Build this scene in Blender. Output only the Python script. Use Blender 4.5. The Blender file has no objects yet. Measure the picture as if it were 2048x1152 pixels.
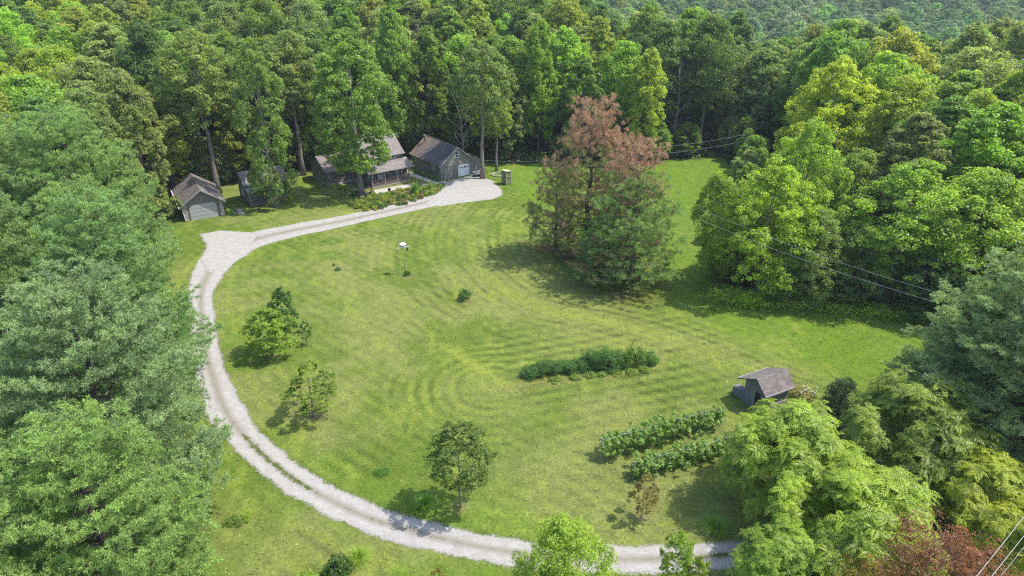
import bpy, math, random
import numpy as np
from mathutils import Vector, Matrix

# ------------------------------------------------------------------ camera, light, exposure
S = bpy.context.scene
CAMH = 34.0
PITCH = math.radians(26)
cd = bpy.data.cameras.new('camera'); cam = bpy.data.objects.new('camera', cd)
S.collection.objects.link(cam)
cam.location = (0, 0, CAMH); cam.rotation_euler = (math.radians(90) - PITCH, 0, 0)
cd.sensor_width = 36; cd.lens = 24.0; cd.clip_start = 0.5; cd.clip_end = 4000
S.camera = cam
SUN_EL, SUN_AZ = math.radians(60), math.radians(90)      # azimuth measured from +Y towards +X
W = bpy.data.worlds.new('World'); S.world = W; W.use_nodes = True
wn = W.node_tree; bg = wn.nodes['Background']
sky = wn.nodes.new('ShaderNodeTexSky'); sky.sky_type = 'NISHITA'; sky.sun_disc = False
sky.sun_elevation = SUN_EL; sky.sun_rotation = SUN_AZ; sky.altitude = 200
sky.air_density = 1.0; sky.dust_density = 1.5
wn.links.new(sky.outputs[0], bg.inputs[0]); bg.inputs[1].default_value = 0.15
sd = bpy.data.lights.new('sun', 'SUN'); sd.energy = 2.55; sd.angle = math.radians(0.6); sd.color = (1.0, 0.955, 0.88)
so = bpy.data.objects.new('sun', sd); S.collection.objects.link(so)
tosun = Vector((math.cos(SUN_EL)*math.sin(SUN_AZ), math.cos(SUN_EL)*math.cos(SUN_AZ), math.sin(SUN_EL)))
so.rotation_euler = tosun.to_track_quat('Z', 'Y').to_euler(); so.location = (40, 0, 80)
S.view_settings.view_transform = 'Standard'; S.view_settings.look = 'None'
S.view_settings.gamma = 1; S.view_settings.exposure = 1.43
S.render.engine = 'CYCLES'
S.cycles.max_bounces = 6; S.cycles.diffuse_bounces = 3; S.cycles.transmission_bounces = 4
S.cycles.transparent_max_bounces = 6; S.cycles.volume_bounces = 0; S.cycles.use_denoising = False; S.cycles.filter_width = 1.2; S.cycles.sample_clamp_indirect = 1.5; S.cycles.caustics_reflective = False; S.cycles.caustics_refractive = False; S.cycles.blur_glossy = 1.0

# ------------------------------------------------------------------ helpers
F = 1366.0; c_, s_ = math.cos(PITCH), math.sin(PITCH)
def P(px, py, z=0.0):
    """ground position that the survey of the photograph gives for a pixel"""
    u = (px-1024)/F; v = (576-py)/F
    t = (z-CAMH)/(-s_+v*c_)
    return (u*t, (c_+v*s_)*t)
def Q(x, y, z):
    d = y*c_+(CAMH-z)*s_; v = y*s_-(CAMH-z)*c_
    return 1024+x/d*F, 576-v/d*F, d
def ZT(bx, by, ty):
    x, y = P(bx, by); v = (576-ty)/F
    return CAMH-(y*s_-v*y*c_)/(c_+v*s_)
def sstep(a, b, x):
    t = np.clip((np.asarray(x, float)-a)/(b-a), 0, 1); return t*t*(3-2*t)
def lerp(a, b, t): return a+(b-a)*t
col = S.collection
def tag(o, label=None, cat=None, group=None, kind=None):
    if label: o['label'] = label
    if cat: o['category'] = cat
    if group: o['group'] = group
    if kind: o['kind'] = kind
    return o
def empty(name, loc, rz=0, sc=1):
    o = bpy.data.objects.new(name, None); col.objects.link(o); o.location = loc
    o.rotation_euler = (0, 0, rz); o.scale = (sc, sc, sc) if not hasattr(sc, '__len__') else sc
    o.empty_display_size = .3
    return o
def link(name, me, parent=None, color=None):
    o = bpy.data.objects.new(name, me); col.objects.link(o)
    if parent: o.parent = parent
    if color is not None: o.color = (*color, 1)
    return o

def vnoise(x, y, scale, seed):
    """smooth value noise on arrays, 0..1"""
    r = np.random.RandomState(seed); L = r.rand(256, 256)
    x = x/scale+1000.3; y = y/scale+1000.7
    xi = np.floor(x).astype(int); yi = np.floor(y).astype(int); fx = x-xi; fy = y-yi
    fx = fx*fx*(3-2*fx); fy = fy*fy*(3-2*fy)
    a = L[xi % 256, yi % 256]; b = L[(xi+1) % 256, yi % 256]; c = L[xi % 256, (yi+1) % 256]; d = L[(xi+1) % 256, (yi+1) % 256]
    return (a*(1-fx)+b*fx)*(1-fy)+(c*(1-fx)+d*fx)*fy
def fbm(x, y, scale, seed, o=4):
    s = 0; a = .5; n = 0
    for i in range(o):
        s = s+a*vnoise(x, y, scale/2**i, seed+i*7); n += a; a *= .55
    return s/n
def polydist(x, y, pts, widths=None):
    """distance to a polyline; also value interpolated from widths, and length along"""
    best = np.full(x.shape, 1e9); wv = np.zeros(x.shape); al = np.zeros(x.shape); sd = np.zeros(x.shape); run = 0
    for i in range(len(pts)-1):
        ax, ay = pts[i]; bx, by = pts[i+1]; dx, dy = bx-ax, by-ay; l2 = dx*dx+dy*dy; l = math.sqrt(l2)
        t = np.clip(((x-ax)*dx+(y-ay)*dy)/l2, 0, 1)
        d = np.hypot(x-ax-t*dx, y-ay-t*dy); m = d < best
        best[m] = d[m]; al[m] = (run+t*l)[m]; sd[m] = (((x-ax)*dy-(y-ay)*dx)/l)[m]
        if widths is not None: wv[m] = (widths[i]+(widths[i+1]-widths[i])*t)[m]
        run += l
    return best, wv, al, sd
def inpoly(x, y, poly):
    r = np.zeros(np.shape(x), bool); n = len(poly)
    for i in range(n):
        ax, ay = poly[i]; bx, by = poly[(i+1) % n]
        if ay == by: continue
        c = ((ay > y) != (by > y)) & (x < (bx-ax)*(y-ay)/(by-ay)+ax)
        r ^= c
    return r
def smooth_path(pts, n=8):
    out = []
    p = [pts[0]]+list(pts)+[pts[-1]]
    for i in range(1, len(p)-2):
        for k in range(n):
            t = k/n; a, b, c, d = [np.array(q, float) for q in p[i-1:i+3]]
            out.append(tuple(.5*((2*b)+(c-a)*t+(2*a-5*b+4*c-d)*t*t+(3*b-a-3*c+d)*t**3)))
    out.append(tuple(pts[-1])); return out

def terrain(x, y):
    x = np.asarray(x, float); y = np.asarray(y, float)
    r = sstep(-40, 90, x)
    z = -26*r*sstep(125, 250, y) + 7*(1-r)*sstep(118, 175, y) + 30*sstep(260, 520, y) + 8*(1-r)*sstep(190, 300, y)
    z = z + sstep(125, 200, y)*(fbm(x, y, 60, 5)-.5)*8
    return z

def mesh_np(name, V, Fq, mat, attrs=None, smooth=False):
    """V (n,3), Fq (m,k) faces; attrs: {name: per-face float or rgb array}"""
    me = bpy.data.meshes.new(name); V = np.ascontiguousarray(V, np.float32); m, k = Fq.shape
    me.vertices.add(len(V)); me.vertices.foreach_set('co', V.ravel())
    me.loops.add(m*k); me.loops.foreach_set('vertex_index', np.ascontiguousarray(Fq, np.int32).ravel())
    me.polygons.add(m); me.polygons.foreach_set('loop_start', np.arange(0, m*k, k, dtype=np.int32))
    me.update(calc_edges=True)
    if smooth: me.polygons.foreach_set('use_smooth', np.ones(m, bool))
    for nme, (dom, arr) in (attrs or {}).items():
        arr = np.asarray(arr, np.float32)
        if arr.ndim == 1:
            a = me.attributes.new(nme, 'FLOAT', dom); a.data.foreach_set('value', arr)
        else:
            a = me.attributes.new(nme, 'FLOAT_COLOR', dom)
            a.data.foreach_set('color', np.concatenate([arr, np.ones((len(arr), 1), np.float32)], 1).ravel())
    me.materials.append(mat)
    return me

class MB:
    """collects shapes into one mesh"""
    def __init__(s): s.v = []; s.f = []
    def add(s, vs, fs):
        n = len(s.v); s.v += [tuple(v) for v in vs]; s.f += [tuple(i+n for i in f) for f in fs]; return s
    def box(s, x0, y0, z0, x1, y1, z1, M=None):
        vs = [(x, y, z) for z in (z0, z1) for x, y in ((x0, y0), (x1, y0), (x1, y1), (x0, y1))]
        if M: vs = [M @ Vector(v) for v in vs]
        return s.add(vs, [(3, 2, 1, 0), (4, 5, 6, 7), (0, 1, 5, 4), (1, 2, 6, 5), (2, 3, 7, 6), (3, 0, 4, 7)])
    def beam(s, a, b, w, h=None):
        a = Vector(a); b = Vector(b); d = b-a; L = d.length; h = h or w
        M = Matrix.Translation(a) @ d.to_track_quat('Z', 'Y').to_matrix().to_4x4()
        return s.box(-w/2, -h/2, 0, w/2, h/2, L, M)
    def prism(s, poly, axis, a, b):
        """poly in the two other axes extruded along axis from a to b"""
        n = len(poly)
        def mk(p, t): return {'x': (t, p[0], p[1]), 'y': (p[0], t, p[1]), 'z': (p[0], p[1], t)}[axis]
        vs = [mk(p, a) for p in poly]+[mk(p, b) for p in poly]
        fs = [tuple(range(n)), tuple(range(2*n-1, n-1, -1))]+[(i, i+n, (i+1) % n+n, (i+1) % n) for i in range(n)]
        return s.add(vs, fs)
    def tube(s, pts, rad, n=6, cap=True):
        pts = [Vector(p) for p in pts]
        rs = rad if hasattr(rad, '__len__') else [rad]*len(pts)
        base = len(s.v); prev = None
        for i, p in enumerate(pts):
            d = (pts[min(i+1, len(pts)-1)]-pts[max(i-1, 0)]).normalized()
            if prev is None:
                u = d.orthogonal().normalized()
            else:
                u = (prev-d*prev.dot(d)).normalized()
            prev = u; w = d.cross(u)
            for k in range(n):
                a = 2*math.pi*k/n; s.v.append(tuple(p+(u*math.cos(a)+w*math.sin(a))*rs[i]))
        for i in range(len(pts)-1):
            for k in range(n):
                a = base+i*n+k; b = base+i*n+(k+1) % n
                s.f.append((a, b, b+n, a+n))
        if cap:
            s.f.append(tuple(base+k for k in range(n-1, -1, -1))); s.f.append(tuple(base+(len(pts)-1)*n+k for k in range(n)))
        return s
    def mesh(s, name, mat, smooth=False):
        me = bpy.data.meshes.new(name); me.from_pydata(s.v, [], s.f); me.materials.append(mat)
        if smooth: me.polygons.foreach_set('use_smooth', [True]*len(me.polygons))
        me.update(); return me
    def build(s, name, mat, parent=None, smooth=False, label=None):
        o = link(name, s.mesh(name, mat, smooth), parent)
        if label: o['label'] = label
        return o

# ------------------------------------------------------------------ materials
class NT:
    def __init__(s, name):
        s.m = bpy.data.materials.new(name); s.m.use_nodes = True; s.t = s.m.node_tree
        s.b = s.t.nodes['Principled BSDF']; s.out = s.t.nodes['Material Output']
    def n(s, ty, **k):
        x = s.t.nodes.new(ty)
        for a, b in k.items():
            if a.startswith('i'): x.inputs[int(a[1:])].default_value = b
            else: setattr(x, a, b)
        return x
    def l(s, a, b): s.t.links.new(a, b); return b
    def noise(s, vec, scale, detail=4, rough=.6):
        x = s.n('ShaderNodeTexNoise'); x.inputs['Scale'].default_value = scale; x.inputs['Detail'].default_value = detail
        x.inputs['Roughness'].default_value = rough
        if vec: s.l(vec, x.inputs['Vector'])
        return x.outputs[0]
    def math(s, op, a, b=None, c=None, clamp=False):
        x = s.n('ShaderNodeMath', operation=op, use_clamp=clamp)
        for i, q in enumerate((a, b, c)):
            if q is None: continue
            if isinstance(q, (int, float)): x.inputs[i].default_value = q
            else: s.l(q, x.inputs[i])
        return x.outputs[0]
    def mix(s, f, a, b, blend='MIX'):
        x = s.n('ShaderNodeMix', data_type='RGBA', blend_type=blend, clamp_factor=True)
        for i, q in ((0, f), (6, a), (7, b)):
            if isinstance(q, (int, float)): x.inputs[i].default_value = q
            elif isinstance(q, tuple): x.inputs[i].default_value = (*q, 1)
            else: s.l(q, x.inputs[i])
        return x.outputs[2]
    def ramp(s, f, lo, hi, a=0.0, b=1.0):
        x = s.n('ShaderNodeMapRange', clamp=True); s.l(f, x.inputs[0])
        for i, q in enumerate((lo, hi, a, b)): x.inputs[i+1].default_value = q
        return x.outputs[0]
    def attr(s, name): return s.n('ShaderNodeAttribute', attribute_name=name)
    def bump(s, h, strength, dist):
        x = s.n('ShaderNodeBump'); x.inputs['Strength'].default_value = strength; x.inputs['Distance'].default_value = dist
        s.l(h, x.inputs['Height']); s.l(x.outputs[0], s.b.inputs['Normal'])
    def base(s, c):
        if isinstance(c, tuple): s.b.inputs['Base Color'].default_value = (*c, 1)
        else: s.l(c, s.b.inputs['Base Color'])
    def rough(s, r, spec=.3):
        s.b.inputs['Roughness'].default_value = r; s.b.inputs['Specular IOR Level'].default_value = spec

def m_leaf(name, trans=.35, rough=.5, spec=.35, dead=False):
    t = NT(name); oi = t.n('ShaderNodeObjectInfo'); v = t.attr('var').outputs['Fac']
    c = t.mix(t.ramp(v, .0, 1.0, .0, 1.0), (1.62, 1.62, 1.35), (4.1, 3.75, 2.35))
    c = t.mix(1.0, oi.outputs['Color'], c, 'MULTIPLY')
    if dead:
        d = t.attr('dead').outputs['Fac']
        dc = t.mix(v, (.25, .15, .11), (.55, .31, .22))
        c = t.mix(d, c, dc)
    t.base(c); t.rough(rough, spec)
    tr = t.n('ShaderNodeBsdfTranslucent'); tc = t.mix(1.0, c, (1.2, 1.25, .5), 'MULTIPLY'); t.l(tc, tr.inputs[0])
    mx = t.n('ShaderNodeMixShader'); mx.inputs[0].default_value = trans
    t.l(t.b.outputs[0], mx.inputs[1]); t.l(tr.outputs[0], mx.inputs[2]); t.l(mx.outputs[0], t.out.inputs[0])
    return t.m
LEAF = m_leaf('leaf', .54, .45, .4); NEEDLE = m_leaf('needle', .3, .55, .2, True)

def m_bark(name, a, b, scale=6):
    t = NT(name); tc = t.n('ShaderNodeTexCoord'); mp = t.n('ShaderNodeMapping'); mp.inputs['Scale'].default_value = (1, 1, .25)
    t.l(tc.outputs['Object'], mp.inputs[0]); n = t.noise(mp.outputs[0], scale, 5, .7)
    t.base(t.mix(t.ramp(n, .3, .7), a, b)); t.rough(.9, .1); t.bump(n, .6, .08); return t.m
BARK = m_bark('bark_grey', (.10, .085, .07), (.26, .23, .20)); BARKD = m_bark('bark_dark', (.05, .04, .032), (.13, .10, .085))

def m_plain(name, a, rough=.6, spec=.3, b=None, scale=3, metallic=0):
    t = NT(name); tc = t.n('ShaderNodeTexCoord'); n = t.noise(tc.outputs['Object'], scale, 6, .7)
    b = b or tuple(x*.7 for x in a)
    t.base(t.mix(t.ramp(n, .3, .7), a, b)); t.rough(rough, spec); t.b.inputs['Metallic'].default_value = metallic
    return t.m
def m_siding(name, a, b, period=.2, vertical=False):
    t = NT(name); tc = t.n('ShaderNodeTexCoord'); sp = t.n('ShaderNodeSeparateXYZ'); t.l(tc.outputs['Object'], sp.inputs[0])
    n = t.noise(tc.outputs['Object'], 2.2, 6, .7)
    mp = t.n('ShaderNodeMapping'); mp.inputs['Scale'].default_value = (1, 1, 9) if not vertical else (9, 9, .6)
    t.l(tc.outputs['Object'], mp.inputs[0]); n2 = t.noise(mp.outputs[0], 3, 4, .6)
    if vertical: ax = t.math('ADD', sp.outputs[0], sp.outputs[1])
    else: ax = sp.outputs[2]
    fr = t.math('FRACT', t.math('DIVIDE', ax, period)); h = t.math('PINGPONG', fr, .5)
    c = t.mix(t.ramp(n, .3, .7), a, b); c = t.mix(t.ramp(n2, .4, .75, 0, .5), c, tuple(x*1.5 for x in b))
    c = t.mix(t.ramp(h, 0, .12, .75, 0), c, tuple(x*.25 for x in a))
    t.base(c); t.rough(.85, .15); t.bump(t.ramp(h, 0, .3), .8, .04); return t.m
LOG = m_siding('weathered_log_siding', (.135, .115, .105), (.20, .175, .16), .19)
LOGL = m_siding('light_log_siding', (.25, .22, .18), (.36, .32, .27), .19)
BARN = m_siding('weathered_board_siding', (.16, .15, .14), (.24, .225, .20), .3, True)
WORK = m_siding('grey_brown_siding', (.17, .155, .125), (.24, .225, .185), .22)
def m_shingle(name, a, b, streak=None):
    t = NT(name); tc = t.n('ShaderNodeTexCoord')
    n = t.noise(tc.outputs['Object'], 1.1, 5, .65); n2 = t.noise(tc.outputs['Object'], 14, 3, .7)
    br = t.n('ShaderNodeTexBrick'); t.l(tc.outputs['UV'], br.inputs[0]); br.inputs['Scale'].default_value = 1
    br.inputs['Brick Width'].default_value = .33; br.inputs['Row Height'].default_value = .16; br.inputs['Mortar Size'].default_value = .012
    br.inputs['Color1'].default_value = (.72, .72, .72, 1); br.inputs['Color2'].default_value = (1.15, 1.15, 1.15, 1); br.inputs['Mortar'].default_value = (.45, .45, .45, 1)
    c = t.mix(t.ramp(n, .35, .68), a, b); c = t.mix(t.ramp(n2, .3, .75, 0, .35), c, tuple(x*1.5 for x in b))
    c = t.mix(1.0, c, br.outputs[0], 'MULTIPLY')
    if streak:
        sp = t.n('ShaderNodeSeparateXYZ'); t.l(tc.outputs['Object'], sp.inputs[0])
        mp = t.n('ShaderNodeMapping'); mp.inputs['Scale'].default_value = (.35, 1.6, .35); t.l(tc.outputs['Object'], mp.inputs[0])
        n3 = t.noise(mp.outputs[0], 1.2, 4, .6); m = t.math('MULTIPLY', t.ramp(sp.outputs[1], 5.5, 9.5), t.ramp(n3, .38, .62))
        c = t.mix(t.math('MULTIPLY', m, .8), c, streak)
        dk = t.math('MULTIPLY', t.ramp(sp.outputs[1], 8.0, 2.0), t.ramp(n3, .36, .55)); c = t.mix(t.math('MULTIPLY', dk, .75), c, (.06, .06, .068))
    t.base(c); t.rough(.85, .25); t.bump(br.outputs[1], -.3, .02); return t.m
SH_BRN = m_shingle('brown_shingles', (.115, .098, .088), (.18, .156, .142))
SH_GRY = m_shingle('grey_shingles', (.15, .13, .118), (.23, .20, .185))
SH_WRK = m_shingle('streaked_shingles', (.10, .095, .095), (.18, .16, .15), (.27, .15, .08))
WHITE = m_plain('white_paint', (.72, .72, .72), .5, .4, (.6, .6, .61)); OFFW = m_plain('off_white_door', (.36, .34, .325), .6, .3, (.30, .285, .275))
TRIM = m_plain('grey_trim', (.30, .28, .26), .7); DARK = m_plain('dark_void', (.02, .02, .02), .8); GLASS = m_plain('window_glass', (.03, .035, .04), .12, .6)
DECK = m_siding('deck_boards', (.17, .125, .11), (.23, .17, .15), .14, True); POST = m_plain('post_wood', (.30, .27, .23), .8)
METAL = m_plain('green_grey_metal', (.22, .30, .28), .45, .5, metallic=.2); STEEL = m_plain('galvanised_steel', (.42, .42, .43), .4, .5, metallic=.6)
RUST = m_plain('rusty_pipe', (.16, .08, .05), .8); OLIVE = m_plain('olive_plywood', (.17, .18, .085), .7, .25, (.13, .14, .065)); OLIVL = m_plain('tan_trim', (.42, .42, .26), .7)
CONC = m_plain('concrete', (.42, .39, .34), .9, .2, (.30, .28, .245)); STONE = m_plain('stone', (.34, .31, .28), .9, .2, (.18, .165, .15), 5)
BLACK = m_plain('black_cover', (.025, .025, .027), .6); WIRE = m_plain('wire_metal', (.30, .31, .32), .45, .5); WIREL = m_plain('bright_wire', (.40, .40, .39), .6)
BLUE = m_plain('blue_grey_board', (.165, .17, .17), .8, .2, (.12, .122, .125)); CARP = m_plain('silver_car_paint', (.30, .33, .38), .25, .6, metallic=.5); RUBBER = m_plain('tyre_rubber', (.03, .03, .03), .8)

# ------------------------------------------------------------------ site plan
DRIVE_C = smooth_path([P(*q) for q in [(2500, 1030), (2200, 1062), (1900, 1092), (1700, 1103), (1500, 1107), (1300, 1119), (1100, 1113), (960, 1094), (850, 1069), (740, 1037), (648, 994), (570, 946), (503, 888), (450, 820), (424, 750), (408, 690), (404, 640), (402, 590), (418, 545), (448, 510), (500, 482), (580, 462), (660, 447), (740, 430), (820, 412), (890, 396), (950, 384)]], 6)
DW = list(np.interp(np.linspace(0, 26, len(DRIVE_C)), [0, 12, 13, 14, 17, 18, 19, 20, 21, 22, 23, 24, 25, 26], [1.12, 1.2, 1.45, 1.3, 1.3, 2.0, 2.8, 2.9, 2.6, 2.35, 2.1, 2.3, 2.6, 3.0]))
PAD_A = [P(*q) for q in [(878, 378), (884, 366), (905, 358), (946, 351), (985, 360), (1004, 379), (1006, 391), (985, 399), (940, 404), (880, 412), (850, 412), (868, 392)]]
PAD_B = [P(*q) for q in [(400, 520), (412, 490), (398, 468), (440, 460), (500, 464), (520, 468), (470, 510), (420, 545)]]
LAWN = [P(*q) for q in [(-900, 1400), (300, 640), (335, 470), (345, 445), (352, 402), (452, 372), (600, 345), (700, 335), (820, 320), (900, 316), (1010, 331), (1100, 328), (1290, 333), (1345, 321), (1445, 317), (1478, 340), (1440, 480), (1425, 560), (1500, 600), (1640, 606), (1790, 627), (2100, 640), (2700, 900), (2700, 1500), (1500, 1900)]]
LX = np.array([p[0] for p in LAWN]); LY = np.array([p[1] for p in LAWN])
MOW1 = smooth_path([P(*q) for q in [(985, 405), (950, 440), (945, 500), (985, 560), (1080, 615), (1240, 650), (1400, 700), (1510, 748), (1640, 800), (1760, 850)]], 5)
LAWN_SD = lambda x, y: np.where(inpoly(x, y, LAWN), 1, -1)*polydist(x, y, LAWN+[LAWN[0]])[0]

# ------------------------------------------------------------------ ground
def grow(a, step, end, f=1.35):
    out = []; d = step
    while a < end: d *= f; a += d; out.append(a)
    return out
STEP = .21
xs = np.arange(-62, 62, STEP); ys = np.arange(10, 134, STEP)
gx = grow(62, STEP, 1500); xs = np.concatenate([[-v for v in gx][::-1], xs, gx])
gy = grow(134, STEP, 1800, 1.12); gy0 = grow(0, STEP, 200, 1.5); ys = np.concatenate([[10-v for v in gy0][::-1], ys, gy])
X, Y = np.meshgrid(xs, ys, indexing='ij'); X = X.ravel(); Y = Y.ravel()
Zg = terrain(X, Y); nx, ny = len(xs), len(ys)
core = (np.abs(X) < 64) & (Y < 140) & (Y > 5)
def lawn_colour(x, y):
    n1 = fbm(x, y, 9, 11, 3); n2 = fbm(x, y, 2.6, 23, 4); n3 = fbm(x, y, 22, 31, 2); n4 = vnoise(x, y, .6, 44)
    dd, _, al, _ = polydist(x, y, DRIVE_C)
    d1, _, al1, sd1 = polydist(x, y, MOW1)
    # mowing marks
    wob = (n2-.5)*.3+(n1-.5)*.5
    hs = np.random.RandomState(9).rand(512)
    def passes(d, w):
        q = (d+wob)/w; i = np.floor(q).astype(int); f = q-i; return (hs[i % 512]-.5)*.9+.85*np.sin(q*2*math.pi)+np.exp(-((f-.5)/.11)**2)*.4
    st1 = passes(d1+60, 1.25)*np.exp(-(d1/13)**2)*(.4+n1)
    std = passes(dd, 1.3)*np.exp(-((dd-4)/6)**2)*.5
    ax, ay = P(1010, 770); bx, by = P(1400, 700); L = math.hypot(bx-ax, by-ay)
    dg = ((x-ax)*(by-ay)-(y-ay)*(bx-ax))/L; tg = ((x-ax)*(bx-ax)+(y-ay)*(by-ay))/L
    gm = np.exp(-(dg/11)**2)*sstep(-2, 3, tg)*sstep(30, 18, tg)
    stg = passes(dg+90, 1.4)*gm*.8
    cx, cy = P(985, 775); rr = np.hypot(x-cx, y-cy); an = np.arctan2(y-cy, x-cx)
    am = sstep(1.5, 3, rr)*sstep(11, 7, rr)*sstep(.3, 1.2, np.abs(an))*(np.abs(an) > .3)*np.where(x < cx+1, 1, 0)
    sta = passes(rr+30, 1.15)*am
    ux, uy = P(560, 560); vx, vy = P(760, 660); L = math.hypot(vx-ux, vy-uy)
    dq = ((x-ux)*(vy-uy)-(y-uy)*(vx-ux))/L
    stq = passes(dq+200, 1.3)*.3*(1-am)*(1-gm)
    st = (st1*.7+std*.5+stg+sta*.8+stq)*np.clip(fbm(x, y, 3.5, 201, 3)*3.6-.9, .45, 1.4)
    sxn = fbm(x*1.0+y*.2, y*.35, 1.3, 61, 3)                       # clipping streaks
    def streak(u, v, sd_): return .6*vnoise(u/5.5, v/.55, 1, sd_)+.4*vnoise(u/2.2, v/.3, 1, sd_+3)
    w1 = np.exp(-(d1/10)**2); w2 = np.exp(-((dd-3)/6)**2); w3 = am*2; w4 = gm*1.6; w5 = .25+0*x; wt = w1+w2+w3+w4+w5
    stv = (w1*streak(al1, d1, 401)+w2*streak(al, dd, 411)+w3*streak(an*5, rr, 421)+w4*streak(tg, dg, 431)+w5*streak((x*.9+y*.4), (y*.9-x*.4), 441))/wt-.5
    # tone fields
    dry = sstep(.44, .68, .6*n1+.4*n2)*.95
    def blob(px, py, r, a=1):
        q = P(px, py); return a*np.exp(-((x-q[0])**2+((y-q[1])*1.0)**2)/(r*r))
    dry = dry+blob(1150, 690, 6, .55)+blob(960, 800, 4.5, .6)+blob(700, 660, 6, .4)+blob(1080, 930, 4.5, .55)+blob(1180, 470, 7, .35)+blob(520, 760, 2, .5)+blob(1290, 990, 2.5, .45)+blob(1000, 1010, 4, .3)+blob(470, 1060, 3.5, .6)+blob(700, 540, 5, .3)+blob(600, 900, 2.5, .4)+blob(1330, 1050, 3, .5)+blob(1180, 960, 3.5, .35)
    dry = dry+.45*np.exp(-(d1/5)**2)*sstep(8, 30, al1)
    # bare tyre tracks
    tr = np.exp(-((np.abs(d1-.0)-.75)/.22)**2)*sstep(22, 34, al1)*(.45+.7*n2)
    q1 = [P(885, 690), P(950, 728), P(1015, 772)]; tq = polydist(x, y, q1)[0]
    tr = tr+.9*np.exp(-(tq/.55)**2)*(.4+n2)
    tr = tr+.7*np.exp(-((dd-2.9)/.16)**2)*sstep(.5, .62, n1)
    lush = sstep(.5, .75, n3*.6+fbm(x, y, 5, 77, 3)*.4)*.8
    right = sstep(-1, 5, sd1 if False else (x-(P(1340, 650)[0])+.42*(y-P(1340, 650)[1])-1.5))
    east = right*sstep(0, 6, d1)
    lush = lush+.9*east; dry = dry*(1-.8*east)
    lush = lush+.6*np.exp(-((dd-2.6)/.8)**2)
    far = sstep(92, 108, y)*sstep(0, 8, x); lush = lush+far*.8; dry = dry*(1-far*.7)
    g = np.stack([.120+0*x, .165+0*x, .030+0*x], 1)
    lushc = np.array([.13, .205, .022]); dryc = np.array([.235, .230, .095]); yel = np.array([.245, .265, .055])
    def mx(a, b, t): return a+(b-a)*np.clip(t, 0, 1)[:, None]
    g = mx(g, lushc, lush); g = mx(g, dryc, np.clip(dry*.8, 0, .8))
    g = mx(g, yel, np.clip(st, 0, 1.2)*.62*(1-.6*east)); g = g*(1-.34*np.clip(-st, 0, 1.2)*(1-.5*east))[:, None]
    g = mx(g, yel, tr*.8); g = mx(g, yel*1.05, sstep(.62, .8, sxn)*.5)
    g = g*(.86+.28*n4)[:, None]
    bed = [P(*q) for q in [(690, 385), (760, 378), (830, 362), (885, 366), (893, 378), (860, 400), (800, 418), (720, 428), (700, 415)]]
    ib = sstep(-.6, .6, np.where(inpoly(x, y, bed), 1, -1)*polydist(x, y, bed+[bed[0]])[0]+(n2-.5)*2)
    g = mx(g, np.array([.20, .17, .09])*(.7+.6*n2)[:, None], ib*.7)
    vg = [P(*q) for q in [(1010, 775), (1060, 752), (1340, 735), (1345, 712), (1310, 700), (1300, 745), (1180, 765), (1040, 790)]]
    ib = sstep(-.5, .8, np.where(inpoly(x, y, vg), 1, -1)*polydist(x, y, vg+[vg[0]])[0]+(n2-.5)*2)
    g = mx(g, np.array([.27, .19, .11])*(.7+.6*n2)[:, None], ib*.4)
    # worn spots under the small trees and posts
    for px, py, r in ((1283, 1036, .5), (921, 1014, .6), (628, 832, .7), (543, 712, .5), (815, 552, .7), (935, 602, .8), (680, 536, .8)):
        g = mx(g, np.array([.24, .19, .12]), blob(px, py, r, .8))
    # brown needle litter under the pines
    for px, py, r, a in ((1180, 500, 5, .9), (1250, 560, 4, .9), (1960, 930, 6, 1), (2050, 960, 6, 1), (1120, 500, 3, .7)):
        g = mx(g, np.array([.15, .075, .045])*(.6+.8*n2)[:, None], blob(px, py, r, 1.5*a)*sstep(.35, .6, n2))
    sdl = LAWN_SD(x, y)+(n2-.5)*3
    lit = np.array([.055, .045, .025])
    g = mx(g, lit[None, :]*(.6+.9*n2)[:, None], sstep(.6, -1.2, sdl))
    return g
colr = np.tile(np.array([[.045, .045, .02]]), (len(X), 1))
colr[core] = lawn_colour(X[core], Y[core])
idx = np.arange(nx*ny).reshape(nx, ny)
Fg = np.stack([idx[:-1, :-1], idx[1:, :-1], idx[1:, 1:], idx[:-1, 1:]], -1).reshape(-1, 4)
t = NT('lawn_and_forest_floor'); a = t.attr('Tone').outputs['Color']; g = t.n('ShaderNodeNewGeometry'); pos = g.outputs['Position']
n1 = t.noise(pos, 3.5, 8, .78); n2 = t.noise(pos, 26, 4, .7); n3 = t.noise(pos, .8, 5, .7)
c = t.mix(1.0, a, t.mix(t.ramp(n1, .3, .7), (.50, .58, .48), (1.55, 1.44, 1.5)), 'MULTIPLY')
c = t.mix(1.0, c, t.mix(t.ramp(n2, .25, .75), (.5, .56, .45), (1.55, 1.46, 1.55)), 'MULTIPLY')
c = t.mix(t.ramp(n3, .45, .75, 0, .22), c, (.30, .29, .13)); c = t.mix(1.0, c, (.69, .79, .56), 'MULTIPLY')
t.base(c); t.rough(.9, .1); t.bump(t.math('ADD', n2, t.math('MULTIPLY', n1, 1.5)), .9, .07)
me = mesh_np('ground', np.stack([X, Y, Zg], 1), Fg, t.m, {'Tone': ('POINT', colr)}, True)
tag(link('ground', me), kind='structure')

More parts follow.
